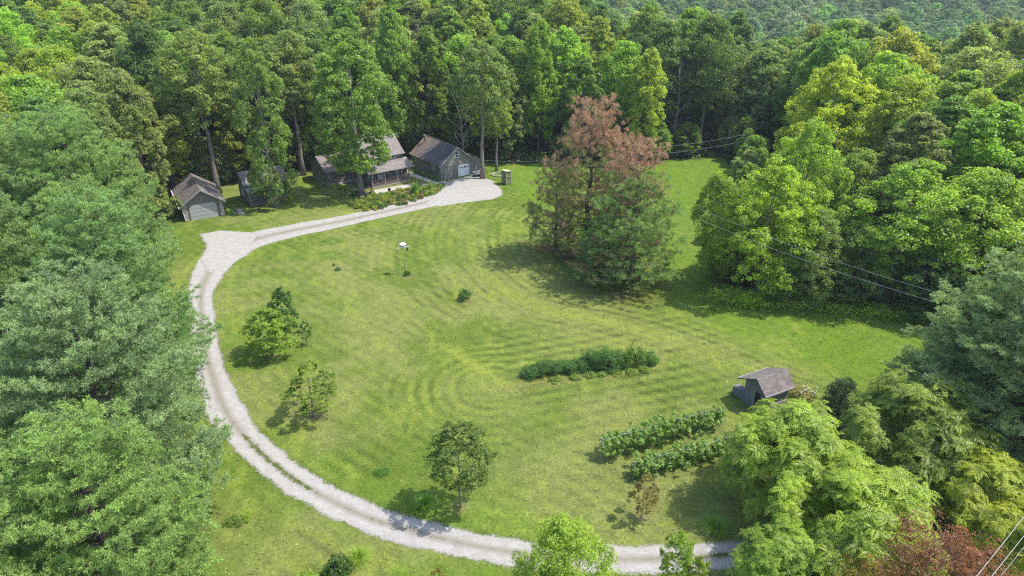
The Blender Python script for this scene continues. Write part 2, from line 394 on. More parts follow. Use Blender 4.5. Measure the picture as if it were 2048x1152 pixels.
# driveway: one sheet with ragged transparent edge
gx = np.arange(-58, 75, .22); gy = np.arange(20, 124, .22); DX, DY = np.meshgrid(gx, gy, indexing='ij'); sh = DX.shape; DX = DX.ravel(); DY = DY.ravel()
dd, wv, al, sdd = polydist(DX, DY, DRIVE_C, DW)
inside = wv-dd
for pad in (PAD_A, PAD_B):
    inside = np.maximum(inside, np.where(inpoly(DX, DY, pad), 1, -1)*polydist(DX, DY, pad+[pad[0]])[0])
padm = np.maximum(np.where(inpoly(DX, DY, PAD_A), 1, 0), np.where(inpoly(DX, DY, PAD_B), 1, 0))
keep = (inside > -.45).reshape(sh); idx = np.arange(DX.size).reshape(sh)
kf = keep[:-1, :-1] & keep[1:, :-1] & keep[1:, 1:] & keep[:-1, 1:]
Fd = np.stack([idx[:-1, :-1][kf], idx[1:, :-1][kf], idx[1:, 1:][kf], idx[:-1, 1:][kf]], -1)
used, inv = np.unique(Fd, return_inverse=True); Fd = inv.reshape(Fd.shape)
t = NT('gravel'); e = t.attr('inside').outputs['Fac']; mid = t.attr('mid').outputs['Fac']; grn = t.attr('green').outputs['Fac']; g = t.n('ShaderNodeNewGeometry'); pos = g.outputs['Position']
n1 = t.noise(pos, 1.3, 6, .75); n2 = t.noise(pos, 7, 5, .8); n3 = t.noise(pos, 45, 2, .6); n4 = t.noise(pos, .35, 3, .6)
c = t.mix(t.ramp(n1, .35, .65), (.62, .60, .57), (.46, .44, .41)); c = t.mix(1.0, c, t.mix(t.ramp(n3, .25, .7), (.62, .6, .58), (1.35, 1.35, 1.35)), 'MULTIPLY')
c = t.mix(t.ramp(n2, .5, .75, 0, .6), c, (.27, .235, .19)); 
tr = t.ramp(t.math('SUBTRACT', .82, t.math('ABSOLUTE', mid)), .30, .75); c = t.mix(t.math('MULTIPLY', tr, .75), c, (.32, .29, .22))
ms = t.math('SUBTRACT', t.math('ADD', t.ramp(n2, .3, .7), t.math('MULTIPLY', grn, .9)), t.math('ADD', t.math('MULTIPLY', t.math('ABSOLUTE', mid), 2.0), t.ramp(n1, .7, .35, 0, .9)))
c = t.mix(t.ramp(ms, .42, .72), c, t.mix(n3, (.07, .12, .02), (.16, .19, .05)))
c = t.mix(1.0, c, (.55, .54, .53), 'MULTIPLY'); t.base(c); t.rough(.95, .1); t.bump(n3, .6, .03)
al_ = t.math('ADD', e, t.math('ADD', t.math('MULTIPLY', t.math('SUBTRACT', n2, .5), 1.1), t.math('MULTIPLY', t.math('SUBTRACT', n1, .5), 1.0)))
al_ = t.math('ADD', al_, t.math('MULTIPLY', t.math('SUBTRACT', n3, .5), .7)); al_ = t.math('ADD', al_, t.math('MULTIPLY', t.math('SUBTRACT', n4, .5), .7))
t.l(t.ramp(al_, .02, .14), t.b.inputs['Alpha'])
grass_amt = (.35+.75*sstep(.35, .6, vnoise(al, al*0, 9, 3)))*sstep(118, 95, DY*0+al*.0+100)*np.where(al < 75, 1, .35)
me = mesh_np('driveway', np.stack([DX, DY, DX*0+.012], 1)[used], Fd, t.m, {'inside': ('POINT', inside[used]), 'mid': ('POINT', np.where(padm > 0, .95, sdd/wv*1.3)[used]), 'green': ('POINT', grass_amt[used])}, True)
tag(link('driveway', me), kind='structure')
# short grass tufts standing on the lawn
rg = np.random.RandomState(77); n = 60000; yy = 20+96*rg.rand(n)**1.35; xx = (rg.rand(n)*2-1)*(yy*.78+16)
k_ = LAWN_SD(xx, yy) > -.5; dd_, wv_, _, _ = polydist(xx, yy, DRIVE_C, DW); k_ &= (dd_ > wv_+.1)
for pad in (PAD_A, PAD_B): k_ &= ~inpoly(xx, yy, pad)
xx, yy = xx[k_], yy[k_]; tc_ = lawn_colour(xx, yy); n = len(xx); hh = (.025+.05*rg.rand(n)**2)*(.7+.8*fbm(xx, yy, 3, 311, 2)); a_ = rg.rand(n)*6.28; w_ = .025+.04*rg.rand(n)
dx, dy = np.cos(a_)*w_, np.sin(a_)*w_; lx_, ly_ = rg.normal(size=n)*.12, -.03+rg.normal(size=n)*.10
Vt = np.stack([np.stack([xx-dx, yy-dy, 0*xx], 1), np.stack([xx+dx, yy+dy, 0*xx], 1), np.stack([xx+dx*.6+lx_, yy+dy*.6+ly_, hh], 1), np.stack([xx-dx*.6+lx_, yy-dy*.6+ly_, hh], 1)], 1).reshape(-1, 3)
t = NT('grass_tuft'); c = t.mix(1.0, t.attr('Tone').outputs['Color'], t.mix(t.attr('var').outputs['Fac'], (.55, .62, .5), (1.15, 1.18, .95)), 'MULTIPLY'); t.base(c); t.rough(.7, .2)
tag(link('grass', mesh_np('grass', Vt, np.arange(4*n).reshape(n, 4), t.m, {'Tone': ('FACE', tc_), 'var': ('FACE', rg.rand(n))})), 'short mown grass tufts covering the lawn', 'grass', kind='stuff')
# paths by the house
def sheet(name, pts, z, mat):
    mb = MB(); mb.prism([tuple(p) for p in pts], 'z', z-.1, z); return tag(mb.build(name, mat), kind='structure')
sheet('path', [P(*q) for q in [(716, 390), (742, 381), (822, 367), (826, 372), (780, 382), (720, 395)]], .02, CONC)
sheet('path', [P(*q) for q in [(800, 338), (812, 342), (845, 352), (880, 361), (884, 365), (868, 366), (838, 358), (806, 346)]], .024, CONC)
sheet('path', [P(*q) for q in [(843, 368), (868, 367), (884, 364), (890, 360), (893, 364), (876, 370), (845, 372)]], .028, CONC)

# ------------------------------------------------------------------ foliage builders
def unit(v): return v/np.maximum(np.linalg.norm(v, axis=-1, keepdims=True), 1e-9)
def leafmesh(name, C, N, size, asp, rng, var, mat, dead=None, T=None):
    n = len(C); N = unit(N)
    if T is None: T = rng.normal(size=(n, 3))
    T = unit(T-N*(T*N).sum(1, keepdims=True)); B = np.cross(N, T)
    s = (size*(.7+.6*rng.rand(n)))[:, None]
    V = np.stack([C-T*s*.5, C+B*s*asp*.5+N*s*.06, C+T*s*.5-N*s*.08, C-B*s*asp*.5+N*s*.06], 1).reshape(-1, 3)
    Fq = np.arange(4*n).reshape(n, 4); at = {'var': ('FACE', var)}
    if dead is not None: at['dead'] = ('FACE', dead)
    return mesh_np(name, V, Fq, mat, at)
def crown_lobes(rng, R, H, zb, nl, lrf=.34, peak=.38, sq=2.2):
    L = []
    for i in range(nl):
        t = (i+.5)/nl; t = np.clip(t+rng.normal()*.03, 0.02, 1); ph = i*2.39996+rng.rand()*.7
        env = R*max(.0, 1-(abs(t-peak)/(1-peak if t > peak else peak+.25))**sq)**.55
        lr = R*lrf*(.75+.5*rng.rand()); rad = max(0, env-lr*.8)*(.72+.36*rng.rand()) if rng.rand() > .15 else env*.4
        z = zb+lr*.6+(H-zb-lr*1.4)*t
        L.append((rad*math.cos(ph), rad*math.sin(ph), z, lr))
    L.append((0, 0, H-R*lrf*.8, R*lrf*.8)); return np.array(L)
def broad_mesh(seed, R, H, zb, nl, nc, nleaf, size, lrf=.34, peak=.38, asp=.75, flat=.75, droop=0, name='crown', sq=2.2):
    rng = np.random.RandomState(seed); L = crown_lobes(rng, R, H, zb, nl, lrf, peak, sq); Cs = []; Ns = []; Vs = []
    for lx, ly, lz, lr in L:
        out = np.array([lx, ly, 0.]); ol = np.linalg.norm(out); out = out/ol if ol > .1 else out*0
        d = unit(rng.normal(size=(nc, 3))+np.array([0, 0, .65])+out*.7); cl = np.array([lx, ly, lz])+d*lr*(.5+.65*rng.rand(nc, 1)); cr = lr*(.19+.26*rng.rand(nc))
        lv = rng.rand()
        for k in range(nc):
            n = int(nleaf*(.6+.8*rng.rand())); q = unit(rng.normal(size=(n, 3))+np.array([0, 0, .35])+d[k]*.35)
            rr = cr[k]*(.45+.65*rng.rand(n, 1)**.6); p = cl[k]+q*rr*np.array([1.15, 1.15, flat])
            p[:, 2] -= droop*cr[k]*rng.rand(n)**2
            Cs.append(p); Ns.append(q*.7+np.array([0, 0, .55])+rng.normal(size=(n, 3))*.75)
            Vs.append(np.clip(.5+.30*(lv-.5)+.5*(rng.rand()-.5)+.32*rng.normal(size=n), 0, 1))
    C = np.concatenate(Cs); return leafmesh(name, C, np.concatenate(Ns), size, asp, rng, np.concatenate(Vs), LEAF), L
def trunk_mesh(seed, L, H, r, zfork, mat, nlimb=14, name='trunk', lean=.02):
    rng = np.random.RandomState(seed); mb = MB(); top = H*.8
    pts = [(rng.normal()*lean*z*.5, rng.normal()*lean*z*.5, z) for z in np.linspace(-.5, top, 7)]; pts[0] = (0, 0, -.5)
    rad = [r*1.35]+[r*(1-.8*k/6) for k in range(1, 7)]
    mb.tube(pts, rad, 8)
    sel = L[rng.permutation(len(L))[:nlimb]]
    for lx, ly, lz, lr in sel:
        z0 = max(zfork*.8, min(lz-1.0-.35*math.hypot(lx, ly), top*.85)); z0 = max(z0, .15*H*.5)
        k = z0/top*6; i = min(5, int(max(0, k))); a = Vector(pts[i]).lerp(Vector(pts[i+1]), k-i)
        b = Vector((lx, ly, lz)); m = a.lerp(b, .5)+Vector((0, 0, -.06*(b-a).length))+Vector(rng.normal(size=3)*.15)
        rr = r*.38*(1-z0/H*.6); mb.tube([a, m, b], [rr, rr*.65, rr*.25], 5, False)
    return mb.mesh(name, mat, True)
def frond_mesh(seed, R, H, zb, nros, name='crown', fl=1.0):
    """crown of pinnate fronds in drooping rosettes"""
    rng = np.random.RandomState(seed); L = crown_lobes(rng, R, H, zb, 16, .38); per = nros//len(L)+1; Cs = []; Ns = []; Ts = []; Vs = []
    for lx, ly, lz, lr in L:
        out = np.array([lx, ly, 0.])/max(R, 1)
        d = unit(rng.normal(size=(per, 3))+np.array([0, 0, .75])+out*1.0); base = np.array([lx, ly, lz])+d*lr*(.65+.75*rng.rand(per, 1))
        for k in range(per):
            ax = unit(d[k]*.6+np.array([0, 0, .7])); nf = rng.randint(6, 9); rv = rng.rand()
            u = unit(np.cross(ax, rng.normal(size=3))); w = np.cross(ax, u)
            for f in range(nf):
                a = f*2.4+rng.rand()*.5; o = u*math.cos(a)+w*math.sin(a); ln = fl*(.7+.5*rng.rand()); up = .65-.5*(f/nf)
                npair = 8; fv = rng.rand(); s = (np.arange(npair)+.8)/npair
                cen = base[k]+o*ln*s[:, None]*.95+ax*(up*s-.55*s*s)[:, None]*ln
                tan = unit(o*.95+ax*(up-1.1*s)[:, None]); sd_ = unit(np.cross(tan, np.tile(ax, (npair, 1)))); nn = np.cross(sd_, tan); nn[nn[:, 2] < 0] *= -1
                wd = ln*.30*np.sin(np.pi*(s*.75+.2))
                for sg in (-1, 1):
                    T = sd_*sg+tan*.45; Cs.append(cen+unit(T)*wd[:, None]*.5); Ns.append(nn+rng.normal(size=nn.shape)*.15); Ts.append(np.concatenate([T, wd[:, None]], 1))
                    Vs.append(np.clip(.42+.5*(rv-.5)+.45*(fv-.5)+.45*s-.15+rng.normal(size=npair)*.08, 0, 1))
    C = np.concatenate(Cs); T = np.concatenate(Ts); N = np.concatenate(Ns); n = len(C); wd = T[:, 3]
    N = unit(N); t_ = unit(T[:, :3]-N*(T[:, :3]*N).sum(1, keepdims=True)); B = np.cross(N, t_); s = (wd*1.05)[:, None]
    V = np.stack([C-t_*s*.5, C+B*.055+t_*s*-.1, C+t_*s*.45-N*s*.12, C-B*.055-t_*s*.1], 1).reshape(-1, 3)
    return mesh_np(name, V, np.arange(4*n).reshape(n, 4), LEAF, {'var': ('FACE', np.concatenate(Vs))}), L
def pine_mesh(seed, R, H, zb, tuft=.24, dens=1.0, deadf=None, nb=6, blades=9, thin=0.0, top=.18, name='crown', bw=.045, gap=.75):
    """white pine: whorls of limbs carrying fans of needle tufts"""
    rng = np.random.RandomState(seed); mb = MB(); TP = []; TN = []; TV = []; TD = []
    z = zb; whorl = 0
    while z < H-.4:
        k = (z-zb)/(H-zb); prof = (top+(1-top)*(1-k)**.72)*min(1, .72+k*2.2); nbr = nb if k < .85 else nb-1
        for b in range(nbr):
            if rng.rand() < thin: continue
            a = whorl*.9+2*math.pi*b/nbr+rng.normal()*.22; L = R*prof*(.68+.5*rng.rand()); rise = .10+.55*k+rng.normal()*.07
            n = 5; pts = []
            for j in range(n+1):
                s = j/n; rr = L*s; zz = z+L*(rise*s-.22*s*(1-k)+.26*s*s); pts.append((rr*math.cos(a), rr*math.sin(a), min(zz, H+.2)))
            mb.tube(pts, [.075*(1-k*.6)*(1-.85*s/n) for s in range(n+1)], 4, False)
            bp = np.array(pts); nt = int(max(4, dens*L*L*1.05+dens*L*5)); br = rng.rand()
            s = (.30 if k < .8 else .1)+(1-(.30 if k < .8 else .1))*rng.rand(nt)**.75; fi = s*n; i0 = np.minimum(fi.astype(int), n-1); fr = (fi-i0)[:, None]
            ncl = max(2, nt//5); q6 = rng.randint(0, ncl, nt); s = s[:ncl][q6]; fi = s*n; i0 = np.minimum(fi.astype(int), n-1); fr = (fi-i0)[:, None]
            cen = bp[i0]*(1-fr)+bp[i0+1]*fr
            side = np.array([-math.sin(a), math.cos(a), 0]); fwd = np.array([math.cos(a), math.sin(a), 0])
            half = .42*L*np.sin(np.pi*np.clip(s*.86, 0, 1))**.8+.12
            off = ((rng.rand(ncl)*2-1)[q6])*half; jit = rng.normal(size=(nt, 3))*np.array([.12, .12, .09]); cen = cen+jit; vcl = (rng.rand(ncl)-.5)[q6]; cen = cen+side*off[:, None]+fwd*(np.abs(off)*.35)[:, None]
            cen[:, 2] += np.abs(off)*.10+.16*np.sin(off*6+br*9)+.25*vcl
            TP.append(cen); TN.append(unit(jit*3.2+fwd*.6+side*(off/np.maximum(half, .1))[:, None]*.6+np.array([0, 0, .75])+rng.normal(size=(nt, 3))*.28))
            TV.append(np.clip(.5+.30*(br-.5)+.5*vcl+.12*rng.normal(size=nt), 0, 1))
            dv = deadf(cen, br, rng) if deadf else np.zeros(nt); TD.append(dv)
        z += gap*(.85+.3*rng.rand()); whorl += 1
    C = np.concatenate(TP); A = np.concatenate(TN); V0 = np.concatenate(TV); D = np.concatenate(TD); n = len(C)
    C = np.repeat(C, blades, 0); A = np.repeat(A, blades, 0); vv = np.repeat(V0, blades)+rng.normal(size=n*blades)*.12; D = np.repeat(D, blades)
    d = unit(A*.6+unit(rng.normal(size=A.shape))*1.0); ln = tuft*(.75+.5*rng.rand(len(C)))[:, None]; w = unit(np.cross(d, rng.normal(size=d.shape)))*bw*.5
    V = np.stack([C-w*.5, C+d*ln*.6-w, C+d*ln, C+d*ln*.6+w], 1).reshape(-1, 3)
    crown = mesh_np(name, V, np.arange(4*len(C)).reshape(-1, 4), NEEDLE, {'var': ('FACE', np.clip(vv, 0, 1)), 'dead': ('FACE', D)})
    r = .022*H; tk = MB(); tk.tube([(rng.normal()*.05*i, rng.normal()*.05*i, zz) for i, zz in enumerate(np.linspace(-.5, H*.97, 8))], [r*1.25]+[r*(1-.93*i/7) for i in range(1, 8)], 8)
    tk.v += []; n0 = len(tk.v); tk.v += mb.v; tk.f += [tuple(i+n0 for i in f) for f in mb.f]
    return crown, tk.mesh('trunk', BARKD, True)
def bush_mesh(seed, R, H, nclump, nleaf, size, asp=.6, spiky=0.0, name='foliage', hollow=False):
    rng = np.random.RandomState(seed); Cs = []; Ns = []; Vs = []
    for k in range(nclump):
        d = unit(rng.normal(size=3)+np.array([0, 0, .5])); d[2] = abs(d[2]); c = d*np.array([R*.75, R*.75, H*.7])*(.5+.5*rng.rand()); c[2] += H*.12
        n = nleaf; q = unit(rng.normal(size=(n, 3))); p = c+q*np.array([R, R, H*.8])*.3*(.4+.6*rng.rand(n, 1)); p[:, 2] += spiky*rng.rand(n)*(rng.rand() > .5)*H*.4
        p[:, 2] = np.maximum(p[:, 2], .02); Cs.append(p); Ns.append(q*.6+np.array([0, 0, .6])+rng.normal(size=(n, 3))*.5); Vs.append(np.clip(.5+.5*(rng.rand()-.5)+.2*rng.normal(size=n), 0, 1))
    return leafmesh(name, np.concatenate(Cs), np.concatenate(Ns), size, asp, rng, np.concatenate(Vs), LEAF)
def tussock_mesh(seed, R, H, n, w=.03, name='blades', upright=.0):
    """fountain of arching grass blades"""
    rng = np.random.RandomState(seed); a = rng.rand(n)*2*math.pi; sp = rng.rand(n)**.6*(1-upright)+.08; hh = H*(.65+.4*rng.rand(n))
    V = []; Fq = []; seg = 4
    o = np.stack([np.cos(a), np.sin(a), 0*a], 1); side = np.stack([-np.sin(a), np.cos(a), 0*a], 1); b0 = o*(R*.18*rng.rand(n))[:, None]
    pts = []
    for j in range(seg+1):
        s = j/seg; p = b0+o*(R*sp*s**1.5)[:, None]; p[:, 2] = hh*(1.35*s-(.35+.55*sp)*s*s); ww = w*(1-s*.85)
        pts.append(np.stack([p-side*ww/2, p+side*ww/2], 1))
    V = np.stack(pts, 1).reshape(n, -1, 3); m = (seg+1)*2; base = (np.arange(n)*m)[:, None, None]
    f = np.array([[2*j, 2*j+1, 2*j+3, 2*j+2] for j in range(seg)])[None]; Fq = (base+f).reshape(-1, 4)
    return mesh_np(name, V.reshape(-1, 3), Fq, LEAF, {'var': ('FACE', np.repeat(np.clip(.5+.3*rng.normal(size=n), 0, 1), seg))})

# ------------------------------------------------------------------ buildings
class RB:
    """roof slabs with shingle uv"""
    def __init__(s): s.v = []; s.f = []; s.uv = []
    def slab(s, a, b, c, d, th=.12):
        """a,b eave; c,d ridge (counter-clockwise seen from above)"""
        a, b, c, d = map(Vector, (a, b, c, d)); n = (b-a).cross(d-a).normalized()*th; k = len(s.v)
        s.v += [a, b, c, d, a-n, b-n, c-n, d-n]
        w = (b-a).length; h = (d-a).length; off = (c-b).dot((b-a).normalized())
        s.f.append((k, k+1, k+2, k+3)); s.uv += [(0, 0), (w, 0), (w+off, h), ((d-a).dot((b-a).normalized()), h)]
        for q in ((k+7, k+6, k+5, k+4), (k, k+4, k+5, k+1), (k+1, k+5, k+6, k+2), (k+2, k+6, k+7, k+3), (k+3, k+7, k+4, k)):
            s.f.append(q); s.uv += [(0, 0)]*4
        return s
    def build(s, name, mat, parent):
        me = bpy.data.meshes.new(name); me.from_pydata([tuple(v) for v in s.v], [], s.f); me.materials.append(mat)
        u = me.uv_layers.new(name='UVMap'); u.data.foreach_set('uv', [t for p in s.uv for t in p]); me.update()
        return link(name, me, parent)
def house_empty(name, o, deg, label, cat):
    return tag(empty(name, (o[0], o[1], 0), math.radians(deg)), label, cat)
def window(parent, face, x, y, z, w, h, fr=.08, mull=True, mat=None):
    """face: 'f' on a wall facing -y at y, 'l' on a wall facing -x at x"""
    mat = mat or WHITE; m = MB(); g = MB()
    def bx(mb, u0, v0, u1, v1, d0, d1):
        if face == 'f': mb.box(x+u0, y-d1, z+v0, x+u1, y-d0, z+v1)
        else: mb.box(x-d1, y+u0, z+v0, x-d0, y+u1, z+v1)
    for q in ((-fr, -fr, w+fr, 0), (-fr, h, w+fr, h+fr), (-fr, 0, 0, h), (w, 0, w+fr, h)): bx(m, *q, -.02, .05)
    if mull: bx(m, 0, h/2-.03, w, h/2+.03, -.02, .035)
    f = m.build('window', mat, parent); bx(g, 0, 0, w, h, -.02, .012); g.build('pane', GLASS, f); return f

# small garage on the left
ga = house_empty('garage', P(372, 443), 30, 'small brown-grey log garage with a wide closed off-white door beside the left pines', 'garage')
m = MB(); m.box(.08, .12, -.3, 5.02, 9.0, 2.5); m.prism([(.08, 2.5), (5.02, 2.5), (2.55, 4.16)], 'y', .12, 9.0); m.build('wall', LOG, ga)
r = RB(); r.slab((-.55, -.45, 2.18), (-.55, 9.4, 2.18), (2.55, 9.4, 4.34), (2.55, -.45, 4.34)) if False else None
r.slab((-.55, 9.4, 2.18), (-.55, -.45, 2.18), (2.55, -.45, 4.34), (2.55, 9.4, 4.34)); r.slab((5.65, -.45, 2.18), (5.65, 9.4, 2.18), (2.55, 9.4, 4.34), (2.55, -.45, 4.34)); rf = r.build('roof', SH_BRN, ga)
m = MB(); m.beam((-.58, -.48, 2.14), (2.55, -.48, 4.30), .04, .14); m.beam((5.68, -.48, 2.14), (2.55, -.48, 4.30), .04, .14); m.build('fascia', TRIM, ga)
m = MB(); m.prism([(.72, 0), (4.36, 0), (4.36, 1.85), (4.0, 2.2), (1.08, 2.2), (.72, 1.85)], 'y', .04, .10); d = m.build('garage_door', OFFW, ga)
m = MB(); [m.box(.78, .025, z, 4.30, .042, z+.03) for z in (.52, 1.06, 1.6)]; m.build('panel_groove', TRIM, d)
for x in (-.14, 4.68):
    m = MB(); m.box(x+.05, 0, 0, x+.5, .12, 2.5)
    for z in np.arange(0, 2.45, .27): m.box(x, -.02, z, x+.56, .13, z+.15)
    m.build('log_end', LOGL, ga)
m = MB(); m.tube([(-.62, -.45, 2.16), (-.62, 9.4, 2.16)], .07, 6); m.tube([(-.6, -.4, 2.12), (-.2, -.05, 1.8), (-.02, -.04, .1)], .045, 6); m.build('gutter', WHITE, ga)

# cabin shed hidden by the oak
ca = house_empty('cabin', P(502, 414), 36, 'dark log cabin with a small green metal porch roof, half hidden behind oak leaves', 'cabin')
m = MB(); m.box(0, 1.6, -.3, 6.2, 5.2, 3.0); m.prism([(1.6, 3.0), (5.2, 3.0), (3.4, 4.5)], 'x', 0, 6.2); m.build('wall', LOG, ca)
r = RB(); r.slab((-.3, 1.25, 2.78), (6.5, 1.25, 2.78), (6.5, 3.4, 4.62), (-.3, 3.4, 4.62)); r.slab((6.5, 5.55, 2.78), (-.3, 5.55, 2.78), (-.3, 3.4, 4.62), (6.5, 3.4, 4.62)); r.build('roof', SH_GRY, ca)
m = MB(); m.prism([(-.25, 2.12), (1.6, 2.62), (1.6, 2.68), (-.25, 2.18)], 'x', -.2, 5.2); m.build('porch_roof', METAL, ca)
m = MB(); m.box(0, 0, .1, 5.2, 1.6, .35); m.build('deck', DECK, ca)
for x in (.06, 2.6, 5.1): m = MB(); m.box(x-.06, .02, .35, x+.06, .14, 2.15); m.build('post', POST, ca)
m = MB(); m.box(0, .05, .9, 5.2, .1, .98); m.box(0, .05, .6, 5.2, .1, .65); m.build('railing', POST, ca)
window(ca, 'l', 0, 3.0, 1.1, .5, 1.0); window(ca, 'f', .8, 1.6, 1.2, .9, .9)

# house
ho = house_empty('house', (-30.05, 107.5), 37, 'brown log house with grey shingle roofs and a railed front porch behind the big oak', 'house')
m = MB(); m.box(0, 0, .45, 5.5, 6.3, 2.6); m.prism([(0, 2.6), (6.3, 2.6), (3.15, 4.25)], 'x', 0, 5.5); m.build('wing_wall', LOG, ho)
m = MB(); m.box(.04, .04, -.3, 5.5, 6.26, .45); m.build('foundation', CONC, ho)
r = RB(); r.slab((-.35, -.45, 2.42), (5.5, -.45, 2.42), (5.5, 3.15, 4.40), (-.35, 3.15, 4.40)); r.slab((5.5, 6.75, 2.42), (-.35, 6.75, 2.42), (-.35, 3.15, 4.40), (5.5, 3.15, 4.40)); wr = r.build('wing_roof', SH_GRY, ho)
m = MB(); m.tube([(3.9, 3.5, 4.2), (3.9, 3.5, 5.3)], .12, 8); m.tube([(3.9, 3.5, 5.3), (3.9, 3.5, 5.42)], [.2, .16], 8); m.build('flue', BLACK, wr)
m = MB(); m.box(5.5, -3.0, -.3, 12.2, 4.0, 4.35); m.prism([(-3, 4.35), (4, 4.35), (.3, 6.75)], 'x', 5.5, 12.2); m.build('main_wall', LOG, ho)
r = RB(); r.slab((5.1, -3.5, 4.28), (12.65, -3.5, 4.28), (12.65, 0.2, 7.0), (5.1, 0.2, 7.0)); r.slab((12.65, 4.5, 4.1), (5.1, 4.5, 4.1), (5.1, .2, 7.0), (12.65, .2, 7.0)); r.build('main_roof', SH_GRY, ho)
r = RB(); r.slab((4.6, -5.85, 2.66), (12.95, -5.85, 2.66), (12.95, -3.0, 3.56), (4.6, -3.0, 3.56)); r.build('porch_roof', SH_GRY, ho)
m = MB(); m.box(4.62, -5.9, 2.5, 12.93, -5.82, 2.64); m.build('fascia', TRIM, ho)
m = MB(); m.box(5.3, -5.4, .32, 12.25, -3.0, .42); m.build('deck', DECK, ho)
m = MB(); m.box(5.32, -5.36, -.2, 12.23, -5.30, .31); m.box(12.17, -5.3, -.2, 12.23, -3.0, .31); m.build('skirting', LOGL, ho)
for x in (5.38, 7.7, 10.0, 12.17): m = MB(); m.box(x-.08, -5.4, .42, x+.08, -5.24, 2.55); m.build('post', POST, ho)
m = MB(); m.box(5.46, -5.35, 1.2, 12.09, -5.28, 1.28); m.box(5.46, -5.35, .55, 12.09, -5.28, .62); m.box(12.13, -5.2, 1.2, 12.2, -3.05, 1.28)
for x in np.arange(5.6, 12.1, .16): m.box(x, -5.335, .62, x+.05, -5.295, 1.2)
m.build('railing', DECK, ho)
window(ho, 'l', 0, 2.7, 1.35, .55, 1.2, mull=False, mat=LOG); window(ho, 'f', 1.0, 0, 1.1, .8, 1.2, mat=TRIM); window(ho, 'f', 2.1, 0, 1.1, .8, 1.2, mat=TRIM)
window(ho, 'f', 8.6, -3, 3.72, .75, .42, mull=False); window(ho, 'f', 10.3, -3, 3.72, .75, .42, mull=False); window(ho, 'f', 6.2, -3, 3.72, .9, .42, mull=False)
window(ho, 'f', 9.6, -3, 1.2, 1.3, 1.0); window(ho, 'f', 5.9, -3, 1.2, .9, 1.0)
m = MB(); m.box(7.6, -3.06, .42, 8.5, -3.0, 2.4); d = m.build('door', WHITE, ho); m = MB(); m.box(7.75, -3.08, 1.3, 8.35, -3.06, 2.25); m.build('pane', GLASS, d)
m = MB(); [m.box(4.2, -5.3+0*k, .1*k, 5.3, -4.2, .1*k+.1) if False else m.box(4.3+.35*k, -5.2, 0, 4.65+.35*k, -4.1, .14*(k+1)) for k in range(3)]; m.build('porch_step', DECK, ho)

# workshop
wk = house_empty('workshop', (-11.9, 111.1), 36, 'two-bay grey-brown workshop with a streaked dark shingle roof and one white overhead door', 'workshop')
m = MB(); m.box(0, 0, -.3, 6.4, 10, 2.55); m.prism([(0, 2.55), (6.4, 2.55), (3.2, 5.0)], 'y', 0, 10); m.build('wall', WORK, wk)
r = RB(); r.slab((-.4, 10.3, 2.36), (-.4, -.35, 2.36), (3.2, -.35, 5.18), (3.2, 10.3, 5.18)); r.slab((6.8, -.35, 2.36), (6.8, 10.3, 2.36), (3.2, 10.3, 5.18), (3.2, -.35, 5.18)); rf = r.build('roof', SH_WRK, wk)
m = MB(); m.beam((-.42, -.39, 2.30), (3.2, -.39, 5.12), .04, .16); m.beam((6.82, -.39, 2.30), (3.2, -.39, 5.12), .04, .16); m.build('fascia', TRIM, wk)
m = MB(); m.tube([(3.2, -.3, 5.2), (3.2, 10.3, 5.2)], .07, 5); m.build('ridge_cap', STEEL, rf)
m = MB(); m.tube([(2.2, 9.0, 4.3), (2.2, 9.0, 5.35)], .11, 8); st = m.build('stovepipe', RUST, rf); m = MB(); m.tube([(2.2, 9.0, 5.35), (2.2, 9.0, 5.45), (2.2, 9, 5.62), (2.2, 9, 5.68)], [.14, .22, .22, .1], 10); m.build('cap', STEEL, st)
for nm, x0, x1, mat in (('bay_infill', .45, 2.55, BARN), ('overhead_door', 3.25, 5.7, WHITE)):
    m = MB(); m.prism([(x0, 0), (x1, 0), (x1, 1.75), (x1-.35, 2.1), (x0+.35, 2.1), (x0, 1.75)], 'y', -.05, -.01); d = m.build(nm, mat, wk)
    if mat is WHITE:
        for k in range(4): g = MB(); g.box(x0+.22+k*.54, -.07, 1.42, x0+.22+k*.54+.36, -.052, 1.64); g.build('pane', GLASS, d)
        g = MB(); [g.box(x0+.03, -.058, z, x1-.03, -.05, z+.02) for z in (.45, .9, 1.32)]; g.build('panel_groove', TRIM, d)
    g = MB(); fr = [(x0, 0), (x0, 1.75), (x0+.35, 2.1), (x1-.35, 2.1), (x1, 1.75), (x1, 0)]
    for a, b in zip(fr, fr[1:]): g.beam((a[0], -.06, a[1]), (b[0], -.06, b[1]), .09, .09)
    g.build('door_frame', LOG, wk)
window(wk, 'f', 2.9, 0, 3.45, .62, .85); window(wk, 'l', 0, 2.2, 1.5, .6, .6, mull=False); window(wk, 'l', 0, 8.7, 1.2, .6, .9, mat=TRIM)
m = MB(); m.box(6.42, .3, -.3, 8.1, 6, 2.3); an = m.build('lean_to_wall', WORK, wk)
r = RB(); r.slab((8.45, 0, 2.2), (8.45, 6.3, 2.2), (6.6, 6.3, 2.62), (6.6, 0, 2.62)); r.build('lean_to_roof', SH_BRN, wk)
m = MB(); m.box(6.75, .24, 0, 7.35, .3, 2.0); d = m.build('door', BARN, wk); m = MB(); m.box(6.85, .22, 1.1, 7.05, .24, 1.8); m.build('pane', GLASS, d)

